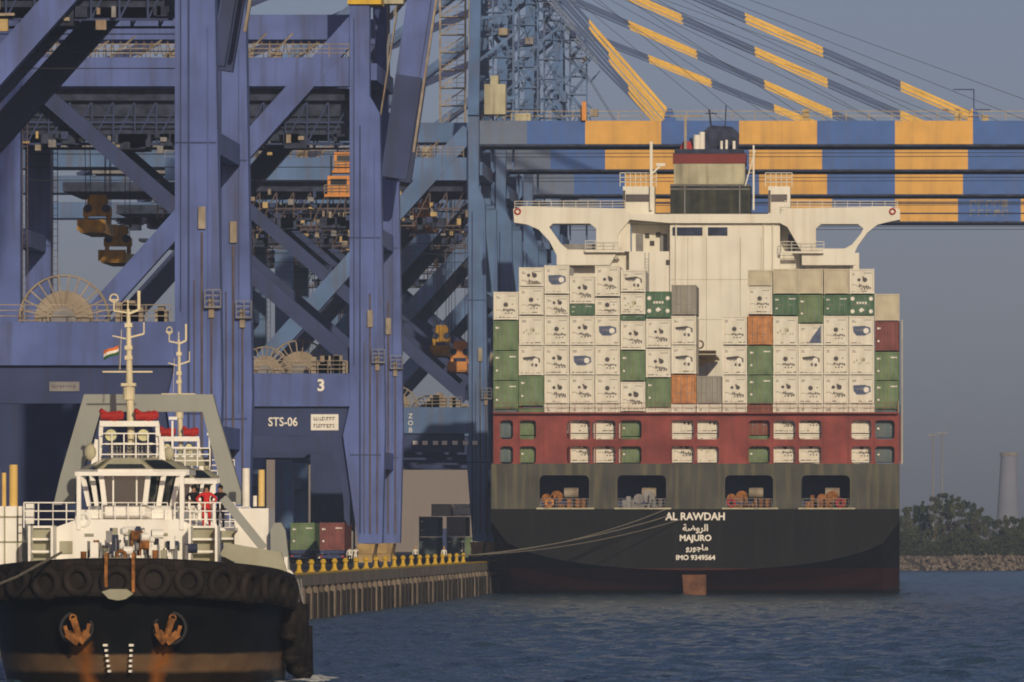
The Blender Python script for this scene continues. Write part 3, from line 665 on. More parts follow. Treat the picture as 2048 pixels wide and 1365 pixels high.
# mooring gear inside the openings
for k, (a, b) in enumerate(((1079, 1178), (1235, 1332), (1450, 1546), (1603, 1700))):
    xa, xb = pxx(a), pxx(b); g = MB(); rr = random.Random(k)
    for j in range(2):
        x = xa + .6 + j * 1.0 + (0 if k % 2 == 0 else 1.4); g.cyl((x, SY + 2.4, ZB + 1.0 + .2 * j), (x, SY + 3, ZB + 1.0 + .2 * j), .5 + .1 * j, n=16)
    g.box(xa + .3, xb - 1.6, SY + 2.6, SY + 3.6, ZB + .1, ZB + .5)
    for j in range(7): xx = rr.uniform(xa + .3, xb - .6); g.box(xx, xx + rr.uniform(.1, .5), SY + 1.5, SY + 2.2, ZB + .1, ZB + rr.uniform(.4, 1.5))
    for j in range(2): g.cyl((xb - 1.2 + j * .6, SY + 1.4, ZB + .1), (xb - 1.2 + j * .6, SY + 1.4, ZB + 1.0), .22)
    g.build('mooring_winch', M['rust' if k != 1 else 'steel'], ship)
    MB().cyl((xa + 2.3, SY + 3.2, ZB + 1.6), (xa + 3.7, SY + 3.2, ZB + 1.6), .5, n=16).build('rope_drum', M['rustcream'], ship)
    if k != 1:
        cx = {0: 1098, 2: 1462, 3: 1680}[k]
        MB().torus((pxx(cx), SY + .7, pz(1006)), (0, 1, 0), .34, .14, 20, 8).build('life_ring', M['orange'] if k == 0 else M['red'], ship)
    MB().rail([(xa + .1, SY + .4, ZB + .1), (xb - .1, SY + .4, ZB + .1)], .9, 1.2, .05).build('railing', M['steel'], ship)
# rudder head and small marks near the waterline
MB().prism([(pxx(1365), pz(1150)), (pxx(1412), pz(1150)), (pxx(1412), -.5), (pxx(1368), -.5)], SY - .5, SY + 3).build('rudder', M['rudder'], ship)
# names
def name_line(body, size, py, cx=1391, sx=1.0, bold=.02):
    return text_mesh(body, size, Vector((pxx(cx), SY - .02, pz(py))), .02, sx=sx, bold=bold)
name_line('AL RAWDAH', 1.02, 1034, 1391, .97, .028).build('ship_name', M['letter'], ship)
def arabic(word):
    fb = {'ا': 'ﺍ'}
    return word
# presentation forms, already in visual order (right-to-left word written left-to-right)
name_line('\uFE94\uFEBF\uFEED\uFEAE\uFEDF\uFE8D', .92, 1057, 1391, 1, .02).build('ship_name', M['letter'], ship)
name_line('MAJURO', .82, 1077, 1391, 1.0, .026).build('home_port', M['letter'], ship)
name_line('\uFEED\uFEAD\uFEEE\uFE9F\uFE8E\uFEE3', .82, 1096, 1394, 1, .02).build('home_port', M['letter'], ship)
name_line('IMO 9349564', .66, 1116, 1391, 1.04, .02).build('ship_number', M['letter'], ship)

# red lashing bridge with openings in front of the lower tiers
YL = SY + 3.0
def lx(px): return (px - VX) / (FPX / YL)
def lz(py): return CZ + (VY - py) / (FPX / YL)
op = []
cols = {0: (1000, 1026), 1: (1038, 1072), 3: (1134, 1180), 4: (1185, 1231), 5: (1237, 1283), 7: (1341, 1388), 8: (1392, 1438), 10: (1497, 1540), 11: (1546, 1591), 12: (1598, 1643), 14: (1703, 1743), 15: (1750, 1789)}
for c, (a, b) in cols.items():
    op.append(rrect(lx(a), lx(b), lz(879), lz(841), .35)); op.append(rrect(lx(a), lx(b), lz(928), lz(893), .35))
MB().plate([(SXL + .1, ZD + .01), (SXR - .1, ZD + .01), (SXR - .1, lz(825)), (SXL + .1, lz(825))], op, YL, YL + .3).build('lashing_bridge', M['redship'], ship)
lb = MB().box(SXL + .1, SXR - .1, YL - .8, YL - .003, lz(828), lz(825)).rail([(SXL + .2, YL - .8, lz(825)), (SXR - .2, YL - .8, lz(825))], 0.9, 1.3, .035, 2)
for c in range(17): x = SXL + .15 + c * 2.49; lb.box(x - .06, x + .06, YL - .10, YL - .003, ZD + .02, lz(829))
lb.build('lashing_walkway', M['redship'], ship)
MB().rail([(SXR - .1, YL, lz(825)), (SXR - .1, YL + 40, lz(825))], 1.1, 2, .05).rail([(SXR + .1, YL, ZD), (SXR + .1, YL, lz(830))], 1, 1).beam((SXR + .25, YL, ZD), (SXR + .25, YL, lz(640)), .12).build('side_ladder', M['buff'], ship)

# superstructure
YH = 932.0
def hx(px): return (px - VX) / (FPX / YH)
def hz(py): return CZ + (VY - py) / (FPX / YH)
def hp(L): return [(hx(a), hz(b)) for a, b in L]
house = MB().box(hx(1340), hx(1560), YH, YH + 14, ZD, hz(431)).box(hx(1560) + .003, hx(1718), YH + 2, YH + 12, ZD, hz(505)).box(hx(1112), hx(1258) - .003, YH + 2, YH + 12, ZD, hz(503)).box(hx(1258), hx(1340) - .003, YH + .4, YH + 13, ZD, hz(503)).build('accommodation_block', M['house'], ship)
MB().box(hx(1262), hx(1338), YH + 3.5, YH + 12, hz(503) + .003, hz(447)).box(hx(1562), hx(1600), YH + 3.5, YH + 12, hz(505) + .003, hz(447)).build('inner_bulkhead', M['house'], ship)
MB().box(hx(1232), hx(1260), YH + .6, YH + 3, hz(503) + .003, hz(440)).box(hx(1212), hx(1230), YH + 1.3, YH + 3, hz(503) + .003, hz(440)).build('pillar', M['house'], ship)
# bridge wings: one plate with arched underside and openings
up = [(1027, 419), (1045, 414), (1250, 418), (1262, 429), (1560, 429), (1570, 418), (1780, 414), (1800, 420), (1800, 440), (1780, 444), (1755, 450), (1735, 466), (1716, 492), (1710, 505), (1710, 531), (1604, 531), (1604, 505), (1575, 455), (1560, 447), (1340, 447), (1260, 440), (1236, 470), (1236, 503), (1220, 531), (1114, 531), (1114, 512), (1100, 484), (1078, 460), (1055, 450), (1029, 446)]
h1 = hp([(1099, 455), (1106, 448), (1180, 448), (1193, 458), (1193, 500), (1136, 500), (1122, 488)])
h2 = hp([(1632, 458), (1642, 449), (1716, 449), (1727, 458), (1722, 468), (1704, 490), (1690, 498), (1632, 498)])
MB().plate(hp(up), [h1, h2], YH - .8, YH + 1.2).build('bridge_wing', M['house'], ship)
MB().plate(hp([(1027, 419), (1045, 414), (1250, 418), (1262, 429), (1560, 429), (1570, 418), (1780, 414), (1800, 420), (1800, 440), (1560, 446), (1260, 446), (1029, 446)]), [], YH + 1.21, YH + 6).build('bridge_deck', M['house'], ship)
br = MB().box(hx(1172), hx(1250), YH - 1.6, YH - .81, hz(506), hz(502)).box(hx(1562), hx(1648), YH - 1.6, YH - .81, hz(508), hz(504))
br.build('side_platform', M['house'], ship)
MB().rail([(hx(1172), YH - 1.6, hz(502)), (hx(1250), YH - 1.6, hz(502))], 1, .9, .05).rail([(hx(1562), YH - 1.6, hz(504)), (hx(1648), YH - 1.6, hz(504))], 1, .9, .05).rail([(hx(1030), YH - .7, hz(419)), (hx(1250), YH - .7, hz(418))], .8, 1.2, .05).rail([(hx(1570), YH - .7, hz(418)), (hx(1795), YH - .7, hz(419))], .8, 1.2, .05).build('railing', M['house'], ship)
MB().box(hx(1100), hx(1193), YH + 1.3, YH + 1.5, hz(500), hz(488)).build('wing_window_panel', M['steel'], ship)
v = MB()
for a, b in ((1345, 1405), (1416, 1455)): v.box(hx(a), hx(b), YH - .06, YH - .003, hz(472), hz(455))
v.build('vent_grille', M['dark'], ship)
sm = MB()
for px, py in ((1288, 465), (1310, 463), (1298, 480), (1577, 470), (1590, 484), (1332, 520)): sm.box(hx(px), hx(px + 9), YH + .25 if py > 510 else YH + 3.4, YH + .397 if py > 510 else YH + 3.497, hz(py + 10), hz(py))
sm.build('porthole', M['ink'], ship)
pn = MB()
for px in (1375, 1412, 1480, 1522): pn.box(hx(px), hx(px) + .06, YH - .03, YH - .002, ZD + 8, hz(475))
for py in (560, 640): pn.box(hx(1342), hx(1558), YH - .03, YH - .002, hz(py), hz(py) + .05)
pn.build('plate_seam', M['buff'], ship)
for px in (1290, 1600, 1690):
    la = MB(); yl = YH + .32 if px < 1300 else YH + 1.9
    for q in (0, .4): la.beam((hx(px) + q, yl, hz(640)), (hx(px) + q, yl, hz(505)), .05)
    for k in range(22): la.beam((hx(px), yl, hz(640) + .3 * k), (hx(px) + .4, yl, hz(640) + .3 * k), .035)
    la.build('ladder', M['steel'], ship)
for px in (1352, 1528, 1546): MB().cyl((hx(px), YH - .12, ZD + 5), (hx(px), YH - .12, hz(440)), .09, n=8).build('drain_pipe', M['house'], ship)
for px, py in ((1270, 490), (1318, 492), (1575, 498)): MB().box(hx(px), hx(px) + .75, YH + 3.42, YH + 3.497, hz(503) + .02, hz(503) + 1.9).build('door', M['steel'], ship)
for px0, px1 in ((1245, 1308), (1536, 1580)):
    cb = MB().box(hx(px0), hx(px1), YH + 1.5, YH + 6, hz(428), hz(372)).build('bridge_cabin', M['house'], ship)
    MB().box(hx(px0) + .3, hx(px1) - .3, YH + 1.42, YH + 1.497, hz(403), hz(388)).box(hx(px0) + .02, hx(px0) + .25, YH + 1.42, YH + 1.497, hz(425), hz(380)).build('window', M['glass'], cb)
    MB().rail([(hx(px0) - .3, YH + 1.6, hz(372)), (hx(px1) + .2, YH + 1.6, hz(372))], 1.4, .5, .07).build('railing', M['house'], cb)
# funnel
fn = MB().box(hx(1340), hx(1500), YH + 1, YH + 10, hz(428), hz(368)).build('funnel', M['mesh'], ship)
MB().box(hx(1347), hx(1489), YH + 2, YH + 9, hz(368) + .003, hz(326)).build('funnel_casing', M['buff'], fn)
MB().box(hx(1345), hx(1491), YH + 1.9, YH + 9.1, hz(326) + .003, hz(306)).build('funnel_band', M['maroonband'], fn)
MB().box(hx(1348), hx(1486), YH + 1.8, YH + 9.2, hz(306) + .003, hz(297)).build('funnel_top', M['dark'], fn)
hl = MB()
for k in range(2): hl.box(hx(1340) - .02, hx(1500) + .02, YH + .93, YH + .997, hz(371 + k * 8), hz(371 + k * 8) + .1)
for px in (1368, 1478): hl.box(hx(px), hx(px) + .12, YH + .93, YH + .998, hz(427), hz(370))
hl.build('screen_bars', M['steel'], fn)
for px, r_, top, mm in ((1392, .33, 268, 'letter'), (1403, .3, 262, 'letter'), (1421, .45, 250, 'dark'), (1440, .5, 248, 'dark'), (1458, .4, 255, 'dark'), (1442, .14, 280, 'letter'), (1452, .14, 278, 'letter'), (1467, .16, 280, 'letter'), (1380, .2, 272, 'dark')):
    yy = YH + (2.8 if mm == 'letter' else 5.5)
    MB().cyl((hx(px), yy, hz(297)), (hx(px), yy, hz(top)), r_, n=12).build('exhaust_pipe', M[mm], fn)
MB().prism(hp([(1404, 297), (1474, 297), (1476, 262), (1462, 250), (1420, 247), (1402, 262)]), YH + 4.5, YH + 8).build('silencer', M['dark'], fn)
MB().prism(hp([(1358, 297), (1384, 297), (1380, 281), (1364, 281)]), YH + 3, YH + 5).build('vent_cowl', M['red'], fn)
ms = MB().beam((hx(1302), YH + 1, hz(420)), (hx(1302), YH + 1, hz(283)), .28).beam((hx(1302), YH + 1, hz(348)), (hx(1322), YH + 1, hz(330)), .18).box(hx(1312), hx(1330), YH + .8, YH + 1.2, hz(332), hz(326))
ms.beam((hx(1507), YH + 1, hz(420)), (hx(1507), YH + 1, hz(290)), .18).beam((hx(1490), YH + 1, hz(372)), (hx(1510), YH + 1, hz(300)), .12)
for z in (300, 315, 330, 345): ms.beam((hx(1497), YH + 1, hz(z)), (hx(1509), YH + 1, hz(z)), .06)
ms.build('mast', M['house'], ship)
MB().beam((hx(1340), YH + 2, hz(231)), (hx(1404), YH + 2, hz(231)), .2).beam((hx(1370), YH + 2, hz(231)), (hx(1370), YH + 2, hz(297)), .28).build('radar_scanner', M['rustcream'], ship)
MB().beam((hx(1420), YH + 6, hz(250)), (hx(1416), YH + 6, hz(214)), .2).beam((hx(1448), YH + 6, hz(250)), (hx(1450), YH + 6, hz(206)), .13).beam((hx(1408), YH + 6, hz(222)), (hx(1432), YH + 6, hz(222)), .1).build('aft_mast', M['dark'], ship)
for px in (1036, 1785):
    MB().torus((hx(px), YH - .9, hz(424)), (0, 1, 0), .28, .09, 16, 6).build('life_ring', M['red'], ship)
# lifting beam and ring between the stacks at the centre line
cr = MB().box(hx(1393), hx(1440), YH - 22, YH - 20, hz(716), hz(710)).torus((hx(1408), YH - 21, hz(698)), (0, 1, 0), .38, .08, 16, 6).prism(hp([(1398, 728), (1424, 728), (1416, 740), (1404, 740)]), YH - 22, YH - 21).box(hx(1420), hx(1438), YH - 22, YH - 21, hz(734), hz(724)).box(hx(1393), hx(1440), YH - 22, YH - 1, hz(722), hz(718))
cr.build('provision_crane', M['pipe'], ship)

# ------------------------------------------------------------ containers
CM = {
 'W': mat('reefer_white_paint', (0.66, 0.64, 0.54), .55, .09, .7, .35, (0.36, 0.26, 0.15), sscale=2.2),
 'G': mat('container_green_paint', (0.125, 0.195, 0.095), .7, .3, .8, .6, (0.22, 0.22, 0.13), sscale=2.2),
 'DG': mat('container_dark_green_paint', (0.065, 0.14, 0.075), .6, .2, .8, .3, (0.2, 0.22, 0.15), sscale=2.2),
 'O': mat('container_orange_paint', (0.46, 0.21, 0.075), .7, .35, 1.5, .6, (0.25, 0.10, 0.04), sscale=2.2),
 'R': mat('container_maroon_paint', (0.19, 0.07, 0.062), .7, .25, .8, .5, (0.10, 0.05, 0.04), sscale=2.2),
 'V': mat('container_grey_paint', (0.27, 0.26, 0.215), .6, .12, .8, .4, (0.18, 0.15, 0.11), sscale=2.2),
 'C': mat('container_cream_paint', (0.50, 0.46, 0.34), .6, .15, .8, .4, (0.3, 0.25, 0.16), sscale=2.2),
 'N': mat('container_slate_paint', (0.10, 0.14, 0.15), .6, .15, .8, .3),
 'B': mat('container_brown_paint', (0.20, 0.07, 0.045), .6, .15, .8, .3),
}
M['gap'] = mat('dark_gasket', (0.05, 0.045, 0.03), .8, .3, 2)
NAMES = {'W': 'white refrigerated container', 'G': 'green container', 'DG': 'dark green container', 'O': 'orange container', 'R': 'maroon container', 'V': 'grey container', 'C': 'cream ribbed container', 'N': 'slate grey container', 'B': 'brown container'}
LOGO = {'a': 'two small dark marks over wavy lettering', 'b': 'one round dark dot over a line of lettering', 'c': 'a dark blue square logo with a white disc', 'd': 'a dark curved bar and white disc', 'x': 'white diamond and corner marks', 'e': 'faint pale lettering', 'n': '', 't': 'a dark torn triangle at its lower right'}
def container(x, y0, z0, h, kind, deco, label, group, L=12.2, wd=2.43, rnd=random):
    root = empty('shipping_container', (x + wd / 2, y0 + L / 2, z0), label, 'container', group)
    m = CM[kind]; e = .09
    b = MB().box(x, x + wd, y0 + .12, y0 + L, z0 + .06, z0 + h - .04)
    for xx in (x, x + wd - .13): b.box(xx, xx + .13, y0, y0 + .117, z0 + .03, z0 + h - .02)
    b.box(x + .133, x + wd - .133, y0 + .002, y0 + .117, z0 + .03, z0 + .2).box(x + .133, x + wd - .133, y0 + .002, y0 + .117, z0 + h - .16, z0 + h - .02)
    if kind == 'C':
        for k in range(9): xx = x + .2 + k * .235; b.box(xx, xx + .11, y0 + .04, y0 + .117, z0 + .2, z0 + h - .16)
    for xx in (x - .01, x + wd - .17):
        for zz in (z0, z0 + h - .12): b.box(xx, xx + .18, y0 - .02, y0 - .003, zz, zz + .12)
    b.build('body', m, root)
    if kind == 'W':
        g = MB(); zb = z0 + .22
        xx = x + .2
        while xx < x + wd - .35: ww = rnd.uniform(.2, .6); g.box(xx, min(x + wd - .18, xx + ww), y0 + .04, y0 + .117, z0 + .07, z0 + .2 + rnd.uniform(0, .1)); xx += ww + rnd.uniform(.06, .16)
        g.build('machinery_grille', M['gap'], root)
        ic = MB()
        for q in range(4): ic.box(x + 1.45 + q * .19, x + 1.58 + q * .19, y0 + .05, y0 + .067, z0 + h - .45, z0 + h - .38)
        for q in range(2): ic.box(x + .3, x + .3 + rnd.uniform(.15, .4), y0 + .05, y0 + .067, z0 + h - .5 - q * .14, z0 + h - .44 - q * .14)
        ic.build('identity_code', M['ink'], root)
        d = MB().box(x + .2, x + wd - .2, y0 + .07, y0 + .117, z0 + .45, z0 + h - .2)
        d.build('reefer_panel', m, root)
    elif kind != 'C':
        for k in (0, 1):
            dx0 = x + .15 + k * (wd / 2 - .14); dd = MB().box(dx0, dx0 + wd / 2 - .17, y0 + .05, y0 + .117, z0 + .22, z0 + h - .18)
            dd = dd.build('door', m, root)
            r_ = MB()
            for q in (.3, .75): xx = dx0 + q * (wd / 2 - .17); r_.cyl((xx, y0 + .02, z0 + .1), (xx, y0 + .02, z0 + h - .08), .03, n=6)
            r_.box(dx0 + .25, dx0 + .7, y0 - .01, y0 + .02, z0 + 1.0, z0 + 1.08)
            r_.build('lock_rod', M['steel'] if kind != 'R' else m, dd)
    yl0, yl1 = y0 + .03, y0 + .066
    cx = x + wd / 2; cz = z0 + h * .5
    if kind == 'W' and deco != 'n':
        if deco in 'ab':
            cz += rnd.uniform(-.08, .08)
            k = MB()
            if deco == 'a':
                sz = rnd.uniform(1.0, 1.35); k.cyl((cx + .30, yl0, cz + .22), (cx + .30, yl1, cz + .22), .2 * sz, n=9); k.box(cx + .05, cx + .2, yl0, yl1, cz + .35, cz + .55)
                k.cyl((cx - .28, yl0, cz + .22), (cx - .28, yl1, cz + .22), .14 * sz, n=7)
            else:
                k.cyl((cx - .02, yl0, cz + .15), (cx - .02, yl1, cz + .15), .23, n=14)
                k.cyl((cx + .62, yl0, cz + .2), (cx + .62, yl1, cz + .2), .07, n=8)
            k.build('logo', M['ink'], root)
            t = MB(); n = 11
            for q in range(n):
                xx = cx - .95 + q * .17; zz = cz - .28 - (.28 * q / n if deco == 'a' else .1) + .05 * math.sin(q * 1.7)
                hh = (.06 if q < 4 else rnd.uniform(.16, .36)) * (1 if deco == 'a' else .75); t.box(xx, xx + .12, yl0, yl1, zz - hh / 2, zz + hh / 2)
            for q in range(3): xx = cx - .1 + q * .3; t.box(xx, xx + .13, yl0, yl1, cz - .75, cz - .62)
            t.build('lettering', M['ink'], root)
        elif deco in 'cd':
            k = MB()
            if deco == 'c':
                k.prism([(cx - .85, cz + .42), (cx + .3, cz + .46), (cx + .85, cz + .3), (cx + .9, cz - .2), (cx + .3, cz - .5), (cx - .5, cz - .5), (cx - .8, cz - .15)], yl0, yl1)
            else:
                k.prism([(cx - .85, cz + .3), (cx + .3, cz + .42), (cx + .85, cz + .2), (cx + .88, cz - .25), (cx + .6, cz - .05), (cx + .1, cz + .02), (cx - .75, cz + .05)], yl0, yl1)
                k.box(cx + .0, cx + .2, yl0, yl1, cz - .55, cz - .3).box(cx + .38, cx + .6, yl0, yl1, cz - .6, cz - .32)
            lg = k.build('logo', M['inkblue'] if deco == 'c' else M['ink'], root)
            MB().cyl((cx + .45, yl0 - .02, cz - .02), (cx + .45, yl0 - .003, cz - .02), .27, n=16).build('logo_disc', M['letter'], lg)
            t = MB()
            for q in range(5): xx = cx - .6 + q * .16; t.box(xx, xx + .1, yl0 - .02, yl0 - .003, cz + .05 - .12 * (q % 2), cz + .14)
            t.build('lettering', M['steel'], lg)
        elif deco == 'e':
            t = MB()
            for q in range(7): xx = cx - .8 + q * .24; t.box(xx, xx + .12, yl0, yl1, cz - .3 + .2 * math.sin(q * 2), cz - .08 + .2 * math.sin(q * 2))
            t.cyl((cx + .1, yl0, cz + .1), (cx + .1, yl1, cz + .1), .22, n=10)
            t.build('lettering', M['buff'], root)
        elif deco == 't':
            MB().prism([(cx + 1.0, cz + .9), (cx + 1.0, cz - 1.1), (cx - .3, cz - 1.1), (cx + .1, cz - .3)], yl0, yl1).build('marking', M['inkblue'], root)
    if kind in ('G', 'DG', 'R', 'N') and deco != 'x':
        t = MB()
        t.box(x + .22, x + .55, y0 + .0, y0 + .048, z0 + h * .73, z0 + h * .79)
        if rnd.random() < .8: t.box(x + .25, x + .45, y0 + .0, y0 + .048, z0 + h * .3, z0 + h * .36)
        if rnd.random() < .6: t.box(x + 1.55, x + 2.2, y0 + .0, y0 + .048, z0 + h * .78, z0 + h * .82)
        t.build('lettering', M['letter'], root)
    if deco == 'x':
        t = MB(); q = z0 + h * .5
        for sx_, sz_ in ((-1, -1), (-1, 1), (1, -1), (1, 1)): t.cyl((cx + sx_ * .9, y0 - .02, q + sz_ * .62), (cx + sx_ * .9, y0 + .04, q + sz_ * .62), .2, n=10)
        t.prism([(cx - .1, q - .75), (cx + .28, q - .5), (cx - .02, q - .25), (cx - .3, q - .5)], y0 - .02, y0 + .04)
        for k in range(4): t.box(cx - .5 + k * .27, cx - .32 + k * .27, y0 - .02, y0 + .04, q + .1, q + .32)
        t.build('marking', M['letter'], root)
    return root

YC = SY + 4.0
def cxp(c): return SXL + .06 + c * 2.497
def cz_(py): return CZ + (VY - py) / (FPX / YC)
# per column, from the deck up: (bottom row in the photograph, top row, colour, decoration)
STK = {
 0: [(925, 878, 'N', 'n'), (876, 820, 'N', 'n'), (819, 762, 'G', 'n'), (761, 702, 'G', 'n'), (701, 642, 'G', 'n'), (640, 584, 'W', 'b')],
 1: [(926, 872, 'G', 'n'), (871, 816, 'G', 'n'), (812, 752, 'G', 'n'), (751, 692, 'W', 'd'), (691, 632, 'W', 'e'), (630, 574, 'W', 'b'), (573, 535, 'W', 'a')],
 2: [(926, 868, 'R', 'n'), (867, 809, 'W', 'n'), (808, 751, 'W', 'a'), (750, 692, 'W', 'a'), (691, 633, 'W', 'b'), (632, 590, 'W', 'a'), (588, 531, 'W', 'c')],
 3: [(926, 868, 'W', 'a'), (867, 809, 'W', 'b'), (808, 751, 'W', 'a'), (750, 692, 'W', 'c'), (691, 632, 'W', 'a'), (631, 609, 'DG', 'n'), (608, 552, 'W', 'a')],
 4: [(926, 868, 'W', 'b'), (867, 809, 'W', 'a'), (808, 751, 'W', 'b'), (750, 692, 'W', 'b'), (691, 632, 'W', 'c'), (631, 596, 'W', 'b'), (593, 532, 'W', 'a')],
 5: [(926, 874, 'G', 'n'), (873, 824, 'G', 'n'), (823, 764, 'W', 'a'), (762, 702, 'G', 'n'), (700, 642, 'W', 'a'), (641, 631, 'DG', 'n'), (629, 586, 'W', 'e'), (584, 540, 'W', 'd')],
 6: [(926, 874, 'R', 'n'), (873, 816, 'W', 'n'), (815, 757, 'G', 'n'), (755, 698, 'W', 'a'), (696, 638, 'W', 'a'), (636, 583, 'DG', 'x')],
 7: [(926, 868, 'W', 'a'), (867, 809, 'W', 'd'), (808, 750, 'O', 'n'), (748, 691, 'W', 'd'), (690, 632, 'W', 'd'), (630, 570, 'V', 'a')],  # topmost is a white one, its shade painted in as grey
 8: [(926, 868, 'W', 'e'), (867, 809, 'W', 'd'), (808, 752, 'V', 'n')],
 9: [(926, 868, 'R', 'n'), (867, 809, 'W', 'n'), (808, 751, 'W', 'a'), (750, 692, 'W', 'd'), (690, 632, 'W', 'b')],
 10: [(926, 872, 'G', 'n'), (871, 810, 'B', 'n'), (808, 751, 'G', 'n'), (750, 692, 'G', 'n'), (690, 632, 'O', 'n'), (629, 573, 'W', 'b'), (572, 540, 'C', 'n')],
 11: [(926, 868, 'W', 'b'), (867, 809, 'W', 'a'), (808, 751, 'W', 'a'), (750, 692, 'W', 'b'), (691, 633, 'W', 'e'), (631, 590, 'DG', 'n'), (588, 538, 'C', 'n')],
 12: [(926, 868, 'W', 'b'), (867, 809, 'W', 'b'), (808, 751, 'W', 'b'), (750, 692, 'W', 'd'), (691, 648, 'W', 't'), (646, 590, 'G', 'n'), (588, 538, 'C', 'n')],
 13: [(926, 868, 'R', 'n'), (867, 809, 'W', 'n'), (808, 751, 'W', 'a'), (750, 692, 'W', 'b'), (691, 632, 'W', 'b'), (631, 590, 'DG', 'n'), (588, 538, 'C', 'n')],
 14: [(926, 868, 'W', 'b'), (867, 809, 'W', 'e'), (808, 751, 'W', 'c'), (750, 692, 'W', 'e'), (691, 632, 'W', 'c'), (631, 590, 'DG', 'x'), (588, 538, 'W', 'a')],
 15: [(925, 878, 'N', 'n'), (876, 820, 'N', 'n'), (819, 762, 'G', 'n'), (761, 704, 'G', 'n'), (702, 643, 'R', 'n'), (642, 588, 'C', 'n')],
}
ORD = ['bottom', 'second up', 'third up', 'fourth up', 'fifth up', 'sixth up', 'seventh up', 'eighth up']
SO = ['first', 'second', 'third', 'fourth', 'fifth', 'sixth', 'seventh', 'eighth']
rn = random.Random(21)
for c, lst in STK.items():
    if c < 8: colname = '%s column from the quay side' % SO[c]
    else: colname = '%s column from open water' % SO[15 - c]
    for i, (b, t, kind, deco) in enumerate(lst):
        nm = NAMES[kind].replace('refrigerated ', '') if len(lst) else ''
        lev = 'topmost' if i == len(lst) - 1 else ORD[i]
        dec = {'c': ' with dark blue logo', 'd': ' with dark bar logo', 'b': ' with round dot', 'a': ' with small marks', 'x': ' with white diamond', 't': ' with dark triangle'}.get(deco, '') if i > 1 and kind in ('W', 'V', 'DG') else ''
        lab = '%s%s, %s %s' % (nm, dec, lev, colname)
        x = cxp(c) + rn.uniform(-.02, .02)
        container(x, YC + rn.uniform(-.05, .05), cz_(b), cz_(t) - cz_(b), kind, deco, lab, 'containers stacked on the ship stern', rnd=rn)

# mooring lines from the stern to the quay
def sag(a, b, sagm, r, label, n=16, name='mooring_line'):
    a = Vector(a); b = Vector(b); mb = MB(); pts = []
    for i in range(n + 1):
        t = i / n; p = a.lerp(b, t); p.z -= sagm * 4 * t * (1 - t); pts.append(p)
    for p, q in zip(pts, pts[1:]): mb.cyl(p, q, r, n=6)
    return tag(mb.build(name, M['rope'], origin=a), label, 'rope', 'mooring lines of the ship')
sag(P(1330, 1020, SY - .3), (QX - .6, 859, QZ + 1), .9, .045, 'upper pale mooring line from ship stern to last bollard')
sag(P(1335, 1033, SY - .3), (QX - .6, 859, QZ + .95), .55, .05, 'middle pale mooring line crossing the dark stern')
sag(P(1360, 1040, SY - .3), (QX - .6, 846, QZ + 1), .75, .045, 'lowest pale mooring line crossing the dark stern')

exec_parts = True
